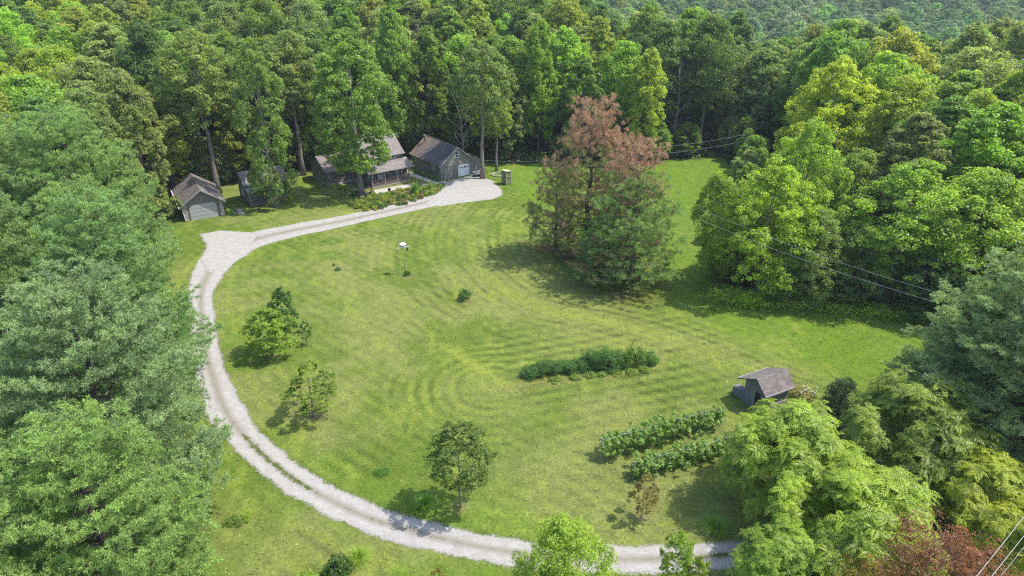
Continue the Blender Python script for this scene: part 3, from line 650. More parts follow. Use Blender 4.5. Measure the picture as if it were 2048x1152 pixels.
# coop
cp = P(1514, 785); co = house_empty('chicken_coop', (19.96, 46.5), -63, 'small grey shed with an uneven brown shingle roof on the lawn above the vine rows', 'shed')
m = MB(); m.box(-1.35, .2, 0, .85, 2.9, 2.25); m.prism([(-1.35, 2.25), (.85, 2.25), (.85, 2.3), (0, 3.05), (-1.35, 2.35)], 'y', .2, 2.9); m.build('wall', BLUE, co)
r = RB(); r.slab((-1.95, 3.3, 2.12), (-1.95, -.15, 2.12), (0, -.15, 3.15), (0, 3.3, 3.15), .08)
r.slab((1.15, -.15, 2.1), (1.15, 3.15, 2.1), (0, 3.3, 3.15), (0, -.15, 3.15), .08); r.build('roof', SH_BRN, co)
m = MB(); m.box(-2.02, -.17, 2.02, -1.95, 3.32, 2.14); m.box(1.15, -.17, 1.98, 1.22, 3.16, 2.12); m.build('fascia', TRIM, co)
m = MB(); m.box(-.15, .14, .2, .55, .2, 1.9); m.build('door', DARK, co)
m = MB(); m.box(-.24, .1, .12, -.15, .2, 1.98); m.box(.55, .1, .12, .64, .2, 1.98); m.box(-.24, .1, 1.9, .64, .2, 1.98); m.build('door_frame', TRIM, co)
m = MB(); m.box(-2.7, .3, 0, -1.36, 1.0, .75); m.box(-2.6, .4, .75, -1.5, .9, .8); m.build('nest_box', BLUE, co)
m = MB(); m.box(.86, .5, 0, 1.0, 2.6, .9); m.build('bench', POST, co)

# hunting blind
bl = house_empty('hunting_blind', P(1010, 371), 34, 'olive green box blind with narrow window slots, standing on the grass by the gravel pad', 'blind')
bl.location = (*P(1012, 371), 0); bl.rotation_euler[2] = math.radians(8)
m = MB(); m.box(0, 0, .05, 1.05, 1.25, 2.1); m.prism([(0, 2.1), (1.25, 2.1), (1.25, 2.42), (0, 2.3)], 'x', 0, 1.05) if False else m.prism([(0, 2.1), (1.05, 2.1), (1.05, 2.2), (0, 2.35)], 'y', 0, 1.25)
m.v = [(x-1.05*0, y, z) for x, y, z in m.v]; m.build('wall', OLIVE, bl)
bl.rotation_euler[2] = math.radians(38)
m = MB(); m.prism([(-.08, 2.36), (1.13, 2.2), (1.13, 2.25), (-.08, 2.41)], 'y', -.08, 1.33); m.build('roof', OLIVL, bl)
for a in ((.2, -.03, 1.15, .85, -.001, 1.32), (.3, -.03, 1.98, .7, -.001, 2.08)): m = MB(); m.box(*a); m.build('window', DARK, bl)
m = MB(); m.box(-.03, .25, 1.15, -.001, .95, 1.3); m.build('window', DARK, bl)
m = MB(); m.box(.16, -.05, 1.33, .9, -.002, 1.38); m.box(.0, -.04, .05, .06, -.002, 2.2); m.box(.99, -.04, .05, 1.05, -.002, 2.1); m.box(-.04, .2, 1.31, -.002, 1.0, 1.36); m.build('trim', OLIVL, bl)
# ------------------------------------------------------------------ plant prototypes (mesh data shared by copies)
BP = []
specs = [(1, 5.0, 20, 5.0, 30, .34, .42), (2, 4.6, 20, 3.5, 32, .32, .35), (3, 5.4, 20, 6.0, 28, .36, .45), (4, 4.2, 20, 2.5, 34, .34, .3), (5, 5.0, 20, 7.0, 26, .38, .5), (6, 4.8, 20, 3.0, 34, .30, .4), (7, 5.2, 20, 4.0, 30, .36, .38), (8, 5.0, 20, 3.0, 44, .24, .45), (9, 5.0, 20, 6.0, 22, .44, .55), (10, 4.4, 20, 2.0, 40, .26, .25)]
for sd_, R, H, zb, nl, lf, pk in specs:
    cr, L = broad_mesh(sd_, R, H, zb, nl, 24, 52, .27, lf, pk); BP.append((cr, trunk_mesh(sd_, L, H, .30, 6, BARK if sd_ % 2 else BARKD)))
PN = [pine_mesh(q, R_, 18, zb_, .21, 5.2, blades=13, bw=.036, gap=1.0, nb=7) for q, R_, zb_ in ((71, 6.5, 1.5), (72, 6.5, 1.2), (73, 6.2, 1.6))]

def tree(name, pair, x, y, H, R, color, label, cat='tree', group=None, protoH=20, protoR=5.0, rz=None, parts=('crown', 'trunk'), z=None, tilt=(0, 0)):
    zz = float(terrain(x, y)) if z is None else z
    e = empty(name, (x, y, zz), random.random()*6.28 if rz is None else rz, (R/protoR, R/protoR, H/protoH))
    e.rotation_euler[0] = tilt[0]; e.rotation_euler[1] = tilt[1]
    for pn, me in zip(parts, pair):
        if me is not None: link(pn, me, e, color)
    return tag(e, label, cat, group)
random.seed(7)
TONES = {'mid green': (.080, .128, .030), 'dark green': (.058, .098, .032), 'yellow-green': (.118, .155, .028), 'grey-green': (.098, .128, .056), 'bright green': (.098, .165, .026), 'olive green': (.110, .135, .032)}
# ------------------------------------------------------------------ trees
TAKEN = []
def take(x, y, r): TAKEN.append((x, y, r))
# near white pines on the left
PINES = [
 (-45.5, 68, 20, 8.4, 0, (0.078, 0.126, 0.052), 'tall bright green white pine, farthest of the pines left of the drive'),
 (-25.5, 35, 17.5, 7.0, 1, (0.080, 0.120, 0.072), 'blue-green white pine in the middle of the near pine row left of the drive'),
 (-32, 49, 17.5, 7.0, 2, (0.072, 0.120, 0.056), 'white pine leaning boughs over the drive halfway along the left row'),
 (-20.8, 25.5, 14.5, 5.6, 0, (0.080, 0.128, 0.048), 'nearest white pine at the bottom left corner of the photo'),
 (-38, 36, 18, 7.0, 2, (0.074, 0.120, 0.060), 'white pine at the left picture edge behind the near pine row'),
 (-31, 24, 16, 6.5, 1, (0.074, 0.120, 0.062), 'white pine at the left picture edge, beside the nearest pine'),
 (-47, 54, 19, 7.5, 1, (0.076, 0.120, 0.056), 'white pine at the left picture edge, level with the drive bend'),
 (-55, 70, 19, 8.0, 2, (0.074, 0.118, 0.054), 'white pine left of the tallest bright green pine'),
 (-39.5, 59, 15.5, 5.8, 1, (0.082, 0.130, 0.050), 'lighter green white pine just left of the gravel by the garage'),
 (-24.5, 20, 14, 5.5, 2, (0.076, 0.120, 0.052), 'white pine low in the bottom left corner, left of the nearest one'),
]
for x, y, H, R, k, c, l in PINES:
    tree('pine_tree', PN[k], x, y, H, R, c, l, 'pine', 'white pines left of the drive', 18, 6.5); take(x, y, 6)
# right hand pines
for px, py, H, R, k, c, l in ((2003, 935, 17.0, 9.0, 1, (.084, .122, .068), 'large blue-green white pine at the right picture edge with a bare lower trunk'), (1925, 870, 12.5, 6.6, 2, (.070, .108, .056), 'dark green white pine in front of the right-hand meadow, left of the large one'), (2110, 850, 16, 7.5, 0, (.06, .10, .06), 'white pine at the right picture edge behind the large one')):
    x, y = P(px, py); tree('pine_tree', PN[k], x, y, H, R, c, l, 'pine', None, 18, 6.5, z=0); take(x, y, 6)
# dying pines in the middle
def dead_top(h0, amt, s):
    def f(C, br, rng):
        z = C[:, 2]; return np.clip(sstep(h0-2, h0+2, z+(br-.5)*4)*amt+.42*sstep(h0-9, h0-4, z+(br-.5)*5)*(br > .3)+(br > .86)*.5*s+rng.normal(size=len(z))*.14, 0, 1)
    return f
DP = [pine_mesh(81, 5.8, 19, 2.2, .30, 1.5, dead_top(13.0, .95, 1), 6, 11, .04, .34, bw=.038), pine_mesh(82, 5.2, 16, 2.0, .30, 1.5, dead_top(11.5, .95, 1), 6, 11, .06, .34, bw=.038), pine_mesh(83, 5.8, 13.5, 1.2, .30, 1.9, dead_top(20, .2, .4), 6, 11, .05, .3, bw=.038), pine_mesh(84, 5.2, 12, 1.2, .30, 1.5, dead_top(12, .55, 1), 6, 11, .05, .3, bw=.038)]
for px, py, H, R, k, pH, pR, c, l in ((1172, 518, 19.4, 5.4, 0, 19, 5.8, (.085, .115, .045), 'tallest half-dead pine with a rust red crown in the middle of the lawn'), (1262, 560, 15.8, 4.8, 1, 16, 5.2, (.09, .125, .045), 'half-dead pine with a rust red top, right-hand one of the brown pines'), (1262, 572, 12.6, 6.0, 2, 13.5, 5.8, (.066, .116, .042), 'still green low pine spreading right of the rust red pines'), (1112, 505, 11.5, 4.6, 3, 12, 5.2, (.085, .115, .05), 'thin olive and brown pine on the left side of the rust red pines'), (1205, 568, 6.0, 4.0, 3, 12, 5.2, (.075, .12, .04), 'low straggly pine boughs at the front foot of the rust red pines'), (1225, 515, 15.5, 4.2, 1, 16, 5.2, (.11, .125, .06), 'olive and brown pine squeezed between the two rust red tops')):
    x, y = P(px, py); tree('dying_pine', DP[k], x, y, H, R, c, l, 'pine', None, pH, pR); take(x, y, 4)
# leafy compound-frond trees, lower right
FR = []
for i in range(2):
    cr, L = frond_mesh(91+i, 5.0, 9.0, 1.8, 450); FR.append((cr, trunk_mesh(91+i, L, 9, .16, 2, BARK)))
for px, py, H, R, k, c, l in ((1558, 1018, 7.9, 4.3, 0, (.104, .148, .026), 'large bright green frond-leaved tree in front of the small grey shed'), (1692, 1160, 7.6, 4.5, 1, (.108, .152, .026), 'bright green frond-leaved tree overhanging the drive at the bottom'), (1800, 970, 8.2, 4.4, 1, (.090, .122, .028), 'olive green frond-leaved tree behind, against the right-hand pine'), (1935, 1085, 6.3, 3.5, 0, (.122, .150, .022), 'yellow-green frond-leaved tree, rightmost of the leafy group'), (1560, 1195, 5.0, 2.7, 1, (.095, .145, .026), 'low frond-leaved tree at the bottom edge over the drive'), (2035, 1180, 6.0, 3.0, 0, (.14, .165, .024), 'frond-leaved sapling in the bottom right corner behind the wires')):
    x, y = P(px, py); tree('frond_tree', FR[k], x, y, H, R, c, l, 'tree', 'frond-leaved trees at lower right', 9, 5); take(x, y, 3)
# red tree at the bottom
cr, L = broad_mesh(101, 4.2, 8, 1.5, 20, 16, 60, .15, .36, .4, .4); RT = (cr, trunk_mesh(101, L, 8, .14, 2, BARKD))
x, y = P(1835, 1330); tree('red_tree', RT, x, y, 8.9, 4.4, (.092, .045, .038), 'reddish brown leafed tree at the bottom edge below the frond-leaved trees', 'tree', None, 8, 4.2)
x, y = P(1700, 1290); tree('red_tree', RT, x, y, 6.4, 2.2, (.13, .10, .042), 'small brown-green leafed tree left of the reddish one at the bottom edge', 'tree', None, 8, 4.2)
# small lawn trees
sm = []
for i, (R, H, zb, nl, lrf, pk, fl) in enumerate(((2, 5, .8, 22, .30, .4, .5), (2, 5, 1.3, 16, .28, .5, .35), (2.3, 6.5, 2.3, 26, .27, .45, .3))):
    cr, L = broad_mesh(111+i, R, H, zb, nl, 15, 36, .15, lrf, pk, .5, fl); sm.append((cr, trunk_mesh(121+i, L, H, .075, 1.0, BARK, 16)))
def lawn_tree(px, py, H, R, k, c, l, pH=5, pR=2): x, y = P(px, py); return tree('small_tree', sm[k], x, y, H, R, c, l, 'tree', None, pH, pR)
lawn_tree(546, 712, 5.0, 2.45, 0, (.092, .140, .028), 'round bright green young tree nearest the bend of the drive')
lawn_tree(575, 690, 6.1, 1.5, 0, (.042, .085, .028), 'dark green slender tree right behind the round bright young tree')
lawn_tree(614, 690, 2.6, .7, 1, (.045, .085, .03), 'small dark sapling at the right side of the round bright young tree')
lawn_tree(628, 834, 4.9, 2.25, 1, (.085, .122, .030), 'open yellow-green small tree in the left of the lawn, second from the drive bend')
lawn_tree(921, 1016, 6.9, 2.4, 2, (.062, .092, .032), 'round-topped dark green tree on a bare slim trunk near the drive', 6.5, 2.3)
lawn_tree(1283, 1037, 3.6, 1.05, 1, (.125, .108, .060), 'thin sapling with pinkish brown leaves below the vine rows')
lawn_tree(1345, 1200, 5.2, 1.0, 2, (.10, .15, .032), 'slim green sapling at the bottom edge over the drive', 6.5, 2.3)
lawn_tree(1385, 1215, 4.0, .8, 0, (.11, .15, .035), 'short sapling right of the slim green one at the bottom edge')
lawn_tree(878, 1195, 2.4, .55, 1, (.12, .12, .05), 'tiny reddish green sapling at the bottom edge below the drive')
cr, L = broad_mesh(131, 2.8, 8, .8, 30, 16, 52, .17, .30, .35, .33, 1.0, .9); PT = (cr, trunk_mesh(131, L, 8, .12, 1, BARK))
x, y = P(1118, 1255); tree('small_tree', PT, x, y, 7.9, 2.8, (.115, .165, .032), 'bushy green tree with drooping leaves at the bottom centre, over the drive', 'tree', None, 8, 2.8)

# hero broadleaf trees round the buildings and on the right
crh, Lh = broad_mesh(141, 6, 24, 3.0, 44, 16, 62, .30, .27, .62, .75, .8); OAK = (crh, trunk_mesh(141, Lh, 24, .5, 5, BARK, 16))
crb, Lhb = broad_mesh(144, 6, 24, 0.6, 46, 16, 62, .28, .27, .6, .75, .8); OAKB = (crb, trunk_mesh(144, Lhb, 24, .5, 5, BARK, 16))
crh2, Lh2 = broad_mesh(142, 6, 24, 11.0, 34, 16, 62, .30, .30, .5); OAK2 = (crh2, trunk_mesh(142, Lh2, 24, .48, 8, BARK, 18, lean=.05))
crh3, Lh3 = broad_mesh(143, 3, 8, .6, 22, 14, 60, .26, .36, .4); LOW = (crh3, trunk_mesh(143, Lh3, 8, .14, 2, BARK))
wl, Lw = broad_mesh(151, 6, 15, 1.0, 42, 15, 66, .24, .28, .42, .7, .6); WAL = (wl, trunk_mesh(151, Lw, 15, .3, 3, BARK))
wl2, Lw2 = broad_mesh(152, 6, 15, .6, 36, 15, 70, .24, .32, .35, .7, .7); WAL2 = (wl2, trunk_mesh(152, Lw2, 15, .3, 3, BARKD))
T_ = TONES
HERO = [
 (722, 390, 24.0, 6.2, OAK, 24, 6, (.074, .122, .030), 'big oak with a thick grey trunk in front of the house porch'),
 (552, 414, 23.5, 3.9, OAKB, 24, 6, (.078, .120, .036), 'tall oak whose low leaves hide the dark cabin'),
 (437, 386, 24.0, 6.0, OAK2, 24, 6, (.090, .122, .040), 'tall oak with a leaning bare forked trunk between garage and cabin'),
 (607, 350, 23.0, 5.4, OAK2, 24, 6, (.088, .120, .046), 'tall oak with a straight bare trunk at the left end of the house'),
 (305, 415, 17.5, 5.3, OAK2, 24, 6, (.098, .118, .046), 'pale olive oak leaning over the left side of the small garage'),
 (965, 357, 22.0, 4.6, OAK2, 24, 6, (.085, .118, .046), 'grey-green tree with a mottled trunk at the right front corner of the workshop'),
 (993, 342, 13.5, 3.0, OAK2, 24, 6, (.115, .150, .040), 'slim pale-leaved tree behind the hunting blind'),
 (1512, 590, 15.0, 5.2, WAL, 15, 6, (.120, .172, .028), 'large yellowish green walnut at the right edge of the lawn'),
 (1575, 548, 17.8, 4.8, WAL, 15, 6, (.110, .165, .030), 'taller green walnut just behind the large yellowish one'),
 (1462, 560, 7.0, 2.8, WAL2, 15, 6, (.090, .135, .030), 'low leafy tree at the left foot of the large walnut'),
 (1610, 605, 10.5, 3.6, WAL2, 15, 6, (.085, .120, .045), 'grey-green thicket tree right of the large walnut'),
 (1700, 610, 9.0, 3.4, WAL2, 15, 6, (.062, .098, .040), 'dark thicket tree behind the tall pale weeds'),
 (1560, 600, 8.0, 3.0, WAL2, 15, 6, (.080, .125, .035), 'small leafy tree at the right foot of the large walnut'),
 (1770, 600, 15.2, 6.4, WAL, 15, 6, (.098, .155, .030), 'broad flat-layered green tree, left one behind the tall pale weeds'),
 (1900, 610, 14.6, 7.2, WAL2, 15, 6, (.105, .158, .032), 'broad green tree behind the blue-green pine at the right'),
 (2030, 600, 14.0, 6.5, WAL, 15, 6, (.105, .150, .034), 'broad green tree at the right picture edge above the pine'),
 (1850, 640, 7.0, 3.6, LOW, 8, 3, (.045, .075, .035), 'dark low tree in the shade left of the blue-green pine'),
]
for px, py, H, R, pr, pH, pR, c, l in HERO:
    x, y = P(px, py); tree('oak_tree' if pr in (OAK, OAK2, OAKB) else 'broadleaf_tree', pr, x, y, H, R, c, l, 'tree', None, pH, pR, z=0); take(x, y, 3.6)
for x, y, H, R, c, l, pr in ((45, 97, 21, 6.8, (.150, .185, .026), 'bright yellow-green tree standing above the right-hand woods', WAL), (52.5, 92, 19.5, 6.8, (.130, .165, .034), 'olive tree right of the bright yellow-green one', WAL), (60.5, 90, 18, 5.5, (.12, .155, .034), 'olive green tree, second right of the bright yellow-green one', WAL2), (44, 84, 12, 5, (.092, .135, .04), 'mid green tree below and left of the bright yellow-green one', WAL2), (-70, 96, 21, 6, (.130, .165, .024), 'yellow tree crown at the left picture edge', WAL)):
    tree('broadleaf_tree', pr, x, y, H, R, c, l, 'tree', None, 15, 6); take(x, y, 4.5)

x, y = P(1484, 562); tree('broadleaf_tree', WAL2, x, y, 13.5, 3.6, (.095, .138, .03), 'walnut limb mass leaning left over the lawn beside the large walnut', 'tree', None, 15, 6, rz=0, tilt=(0, -.36), z=0)
# bare grey trees standing in the woods
rd = np.random.RandomState(3); Ld = crown_lobes(rd, 3.2, 18, 5, 40, .2, .5); DT = trunk_mesh(161, Ld, 20, .26, 5, BARK, 40, lean=.03)
for x, y, H, l in ((-8.5, 116, 21, 'bare grey tree with dead twigs just behind the workshop ridge'), (-19, 148, 22, 'bare grey tree in the woods well behind the house roof'), (30, 126, 20, 'bare grey tree in the woods beyond the far tongue of lawn')):
    e = empty('dead_tree', (x, y, float(terrain(x, y))), rd.rand()*6, H/20); link('trunk', DT, e); tag(e, l, 'tree'); take(x, y, 2)
# the forest
rng = np.random.RandomState(42)
cand = []
B1 = [(-46.25, 91.2, 30, 5.1, 9), (-39.2, 97.4, 36, 6.2, 5.2), (-30.05, 107.5, 37, 12.3, 6.5), (-11.9, 111.1, 36, 8.1, 10)]
def near_building(x, y, m):
    for ox, oy, th, w, d in B1:
        a = math.radians(th); u = (x-ox)*math.cos(a)+(y-oy)*math.sin(a); v = -(x-ox)*math.sin(a)+(y-oy)*math.cos(a)
        if -m < u < w+m and -m-2 < v < d+m: return True
    return False
N = 60000; cx = rng.uniform(-330, 330, N); cy = np.concatenate([rng.uniform(40, 260, N//2), rng.uniform(200, 560, N-N//2)])
order = np.argsort(np.hypot(cx, cy)); cx = cx[order]; cy = cy[order]
sdl = LAWN_SD(cx, cy); tz = terrain(cx, cy)
grid = {}
def ok(x, y, r):
    gx_, gy_ = int(x//10), int(y//10)
    for i in (-1, 0, 1):
        for j in (-1, 0, 1):
            for (a, b, c) in grid.get((gx_+i, gy_+j), ()):
                if (a-x)**2+(b-y)**2 < ((r+c)*.5)**2: return False
    return True
for x, y, r in TAKEN: grid.setdefault((int(x//10), int(y//10)), []).append((x, y, r*1.5))
for k in range(N):
    x, y = cx[k], cy[k]
    if sdl[k] > -1.2: continue
    px, py, d = Q(x, y, tz[k]+19)
    mg = 9/max(d, 1)*F
    if px < -mg or px > 2048+mg*1.6: continue
    if py < -60 - 0 and Q(x, y, tz[k]+19)[1] < -70: continue
    if x < 0 and y < 74: continue
    if x < -52 and y < 80: continue
    if x > 0 and y < 58: continue
    edge = sdl[k] > -5
    if near_building(x, y, 2.6): continue
    r = 5.4 if edge else (7.6 if y < 170 else 9.5)
    if 1340 < Q(x, y, 0)[0] < 1700 and 70 < y < 128 and sdl[k] > -10: continue
    if not ok(x, y, r): continue
    grid.setdefault((int(x//10), int(y//10)), []).append((x, y, r)); cand.append((x, y, r, d, px, py, edge))
cand.sort(key=lambda c: c[3]/1.0)

names = list(TONES); wts = [.33, .20, .05, .16, .12, .14]
def zone(x, y, d):
    px = Q(x, y, 10)[0]
    for lim, n in ((180, 'at the far left'), (370, 'above the left-hand pines'), (480, 'behind the small garage'), (620, 'behind the cabin'), (800, 'behind the house'), (960, 'behind the workshop'), (1080, 'behind the hunting blind'), (1330, 'behind the rust red pines'), (1480, 'behind the far tongue of lawn'), (1650, 'behind the walnuts'), (1850, 'near the yellow-green tree'), (9999, 'at far right')):
        if px < lim: return n
rest = []; lab_count = {}; made = []
for i, (x, y, r, d, px, py, edge) in enumerate(cand):
    tone = names[rng.choice(len(names), p=wts)]; base = np.array(TONES[tone])*(.76+.46*rng.rand())*np.array([1+.05*rng.normal(), 1, 1]); base = np.clip(base, .01, .3)
    H = (18.5+6.5*rng.rand())*(1 if y < 170 else .95); R = r*.5*(1.30+.40*rng.rand())
    if edge: H *= .72+.35*rng.rand()
    if y > 200: base = base*np.array([.78, .90, .90])*(.75+.5*rng.rand())  # distant crowns darkened and blued: the far slope's shade put into their colour
    if i < 258:
        k = [1, 3, 5, 9, 7][rng.randint(5)] if edge else rng.randint(10); row = 'front row' if edge else ('near rows' if y < 118 else ('middle rows' if y < 150 else ('back rows' if y < 200 else 'distant slope')))
        made.append((x, y, H, R, k, tuple(base), f'{"tall" if H > 21.5 else ("low" if H < 18 else "medium")} {"broad" if R > r*.76 else "narrow"} {tone} tree {zone(x, y, d)}, {row}'))
    else: rest.append((x, y, H, R, base))
for m_ in made: lab_count[m_[6]] = lab_count.get(m_[6], 0)+1
SIZEW = {}
for x, y, H, R, k, b, l in made:
    tree('forest_tree', BP[k], x, y, H, R, b, l, 'tree', 'forest: '+l, 20, 5.0)
# understory along the forest edge
nn = 0
for k in range(9000):
    t_ = rng.rand(); i = rng.randint(2, 19); a = LAWN[i]; b = LAWN[(i+1) % len(LAWN)]; x = a[0]+(b[0]-a[0])*t_+rng.normal()*1.5; y = a[1]+(b[1]-a[1])*t_+rng.normal()*1.5
    s = float(LAWN_SD(np.array([x]), np.array([y]))[0]); px, py, d = Q(x, y, 3)
    if s > -1.6 or s < -4.5 or px < 300 or px > 1800 or near_building(x, y, 1.2) or not ok(x, y, 1.4) or nn > 80: continue
    grid.setdefault((int(x//10), int(y//10)), []).append((x, y, 3.4)); nn += 1
    tone = names[rng.choice(len(names), p=wts)]; b_ = tuple(np.array(TONES[tone])*(.8+.4*rng.rand())); h = 4+5*rng.rand(); l = f'{tone} sapling {zone(x, y, d)}, at the woods edge'
    tree('sapling', LOW, x, y, h, 1.6+1.3*rng.rand(), b_, l, 'tree', 'forest edge: '+l, 8, 3)
# the far-off wood as one mass: crowns instanced on points
t = NT('far_leaf'); a_ = t.n('ShaderNodeAttribute', attribute_name='Tone', attribute_type='INSTANCER').outputs['Color']; vv = t.attr('var').outputs['Fac']
c = t.mix(1.0, a_, t.mix(vv, (1.3, 1.3, 1.2), (4.2, 3.7, 2.6)), 'MULTIPLY'); t.base(c); t.rough(.55, .3)
far_objs = []
for k in (0, 2, 4):
    me = BP[k][0].copy(); me.materials.clear(); me.materials.append(t.m); far_objs.append(bpy.data.objects.new('far_crown', me))
n = len(rest); me = bpy.data.meshes.new('distant_wood'); me.vertices.add(n)
me.vertices.foreach_set('co', np.array([(x, y, float(terrain(x, y))) for x, y, H, R, b in rest], np.float32).ravel())
for nme, ty, arr in (('Tone', 'FLOAT_VECTOR', np.array([r[4] for r in rest])), ('scl', 'FLOAT_VECTOR', np.array([(r[3]/5, r[3]/5, r[2]/20) for r in rest])), ('rot', 'FLOAT_VECTOR', np.array([(0, 0, rng.rand()*6.28) for r in rest]))):
    at = me.attributes.new(nme, ty, 'POINT'); at.data.foreach_set('vector', arr.astype(np.float32).ravel())
at = me.attributes.new('pick', 'INT', 'POINT'); at.data.foreach_set('value', rng.randint(0, 3, n).astype(np.int32))
dw = link('distant_wood', me); tag(dw, 'far-off dense green woodland on the opposite slope at the top of the photo', 'forest', kind='stuff')
ng = bpy.data.node_groups.new('scatter', 'GeometryNodeTree'); ng.interface.new_socket('Geometry', in_out='INPUT', socket_type='NodeSocketGeometry'); ng.interface.new_socket('Geometry', in_out='OUTPUT', socket_type='NodeSocketGeometry')
gi = ng.nodes.new('NodeGroupInput'); go = ng.nodes.new('NodeGroupOutput'); jn = ng.nodes.new('GeometryNodeJoinGeometry')
def nattr(nm, ty):
    q = ng.nodes.new('GeometryNodeInputNamedAttribute'); q.data_type = ty; q.inputs[0].default_value = nm; return q.outputs[0]
for k, fo in enumerate(far_objs):
    oi = ng.nodes.new('GeometryNodeObjectInfo'); oi.inputs[0].default_value = fo; oi.inputs[1].default_value = True
    cp_ = ng.nodes.new('FunctionNodeCompare'); cp_.data_type = 'INT'; cp_.operation = 'EQUAL'; ng.links.new(nattr('pick', 'INT'), cp_.inputs[2]); cp_.inputs[3].default_value = k
    ip = ng.nodes.new('GeometryNodeInstanceOnPoints'); ng.links.new(gi.outputs[0], ip.inputs['Points']); ng.links.new(cp_.outputs[0], ip.inputs['Selection']); ng.links.new(oi.outputs['Geometry'], ip.inputs['Instance'])
    ng.links.new(nattr('rot', 'FLOAT_VECTOR'), ip.inputs['Rotation']); ng.links.new(nattr('scl', 'FLOAT_VECTOR'), ip.inputs['Scale']); ng.links.new(ip.outputs[0], jn.inputs[0])
ng.links.new(jn.outputs[0], go.inputs[0]); md = dw.modifiers.new('scatter', 'NODES'); md.node_group = ng
# undergrowth on the forest floor
n = 90000; ux = rng.uniform(-95, 95, n); uy = rng.uniform(58, 150, n); s = LAWN_SD(ux, uy); dens = fbm(ux, uy, 4, 91, 3)
m_ = (s < -.6) & (dens > .42)
for ox, oy, th, w, d in B1:
    a = math.radians(th); u = (ux-ox)*math.cos(a)+(uy-oy)*math.sin(a); v = -(ux-ox)*math.sin(a)+(uy-oy)*math.cos(a); m_ &= ~((u > -.8) & (u < w+.8) & (v > -3) & (v < d+.6))
ux, uy, dens = ux[m_], uy[m_], dens[m_]; C = np.stack([ux, uy, terrain(ux, uy)+rng.rand(len(ux))**1.3*(dens-.38)*6.5], 1)
tag(link('undergrowth', leafmesh('undergrowth', C, rng.normal(size=C.shape)*.5+np.array([0, 0, 1.]), .55, .7, rng, np.clip(dens+.2*rng.normal(size=len(ux)), 0, 1), LEAF), None, (.075, .12, .035)), 'ferny green undergrowth on the shaded forest floor', 'undergrowth', kind='stuff')
# ------------------------------------------------------------------ small things
# martin house
mx_, my_ = P(810, 548)
mh = tag(empty('birdhouse', (mx_, my_, 0), .5), 'white round martin house with perch arms on a tall thin pole in the lawn', 'birdhouse')
m = MB(); m.tube([(0, 0, -.2), (0, 0, 3.5)], .035, 8); m.build('pole', STEEL, mh, True)
m = MB(); m.tube([(0, 0, 3.5), (0, 0, 3.52), (0, 0, 3.78), (0, 0, 3.8)], [.1, .34, .34, .3], 12); m.tube([(0, 0, 3.8), (0, 0, 3.84), (0, 0, 3.95), (0, 0, 4.0)], [.4, .4, .24, .05], 12); m.build('nest_box', WHITE, mh)
for a in range(8):
    m = MB(); ca_, sa_ = math.cos(a*math.pi/4), math.sin(a*math.pi/4); M = Matrix.Rotation(a*math.pi/4, 4, 'Z'); m.box(.315, -.06, 3.58, .345, .06, 3.7, M); m.build('entrance_hole', DARK, mh)
m = MB(); m.beam((-.8, 0, 3.44), (.8, 0, 3.44), .05); m.beam((0, -.55, 3.42), (0, .55, 3.42), .05); m.build('perch_arm', WHITE, mh)
m = MB(); m.tube([(.35, -.4, 3.42), (.35, -.4, 3.1)], .09, 8); m.build('gourd', BLACK, mh)

def bush(me, px, py, H, R, color, label, name='shrub', cat='shrub', group=None, pH=1.0, pR=1.0, part='foliage', rz=None, xy=None):
    x, y = xy or P(px, py); e = empty(name, (x, y, 0), random.random()*6.28 if rz is None else rz, (R/pR, R/pR, H/pH)); link(part, me, e, color); return tag(e, label, cat, group)
BU = [bush_mesh(200+i, 1, 1, 34, 42, .13) for i in range(4)]; BS = bush_mesh(210, 1, 1, 26, 40, .16, .35, .5); BF = bush_mesh(211, 1, 1, 44, 105, .13, .2, .6)
BIG = bush_mesh(212, 1, 1, 26, 26, .24, .6); TU = [tussock_mesh(220+i, 1, 1, 420, .03) for i in range(2)]
bush(BU[0], 814, 551, .8, .55, (.035, .075, .022), 'small dark shrub at the foot of the martin house pole')
bush(BS, 930, 600, 1.45, .95, (.035, .07, .03), 'dark upright shrub alone in the middle of the lawn')
bush(BS, 676, 541, .5, .45, (.05, .09, .03), 'small weedy plant left of the martin house, nearer the drive bend', 'weed_clump', 'weeds')
bush(BS, 668, 531, .35, .25, (.06, .07, .03), 'tiny dark sprig just behind the weedy plant left of the martin house', 'weed_clump', 'weeds')
bush(BF, 762, 945, .22, .75, (.05, .10, .02), 'flat dark green weed patch low in the lawn, left of the round-topped tree', 'weed_clump', 'weeds')
bush(BS, 468, 1046, .5, .8, (.07, .11, .03), 'sprawling weeds in the grass strip left of the drive, beside the near pines', 'weed_clump', 'weeds')
bush(BS, 496, 1036, .5, .6, (.12, .17, .03), 'pale weeds next to the sprawling weeds left of the drive', 'weed_clump', 'weeds')
bush(TU[0], 848, 1012, 1.05, 1.0, (.07, .14, .022), 'ornamental grass fountain standing in the shadow of the round-topped tree', 'ornamental_grass', 'grass clump', part='blades')
bush(TU[1], 1430, 1060, 1.15, 1.15, (.075, .14, .03), 'ornamental grass clump in the shade by the right part of the drive', 'ornamental_grass', 'grass clump', part='blades')
bush(TU[0], 716, 1122, 1.15, .95, (.105, .155, .03), 'bright yellow-green grass clump beside the dark shrub below the drive', 'ornamental_grass', 'grass clump', part='blades')
bush(TU[1], 1125, 1075, 1.6, 1.2, (.105, .155, .03), 'bright grass fountain just behind the near bushy tree at the drive edge', 'ornamental_grass', 'grass clump', part='blades')
bush(BU[1], 677, 1155, 2.0, 1.15, (.035, .065, .022), 'dark rounded shrub below the drive next to the yellow-green grass clump')
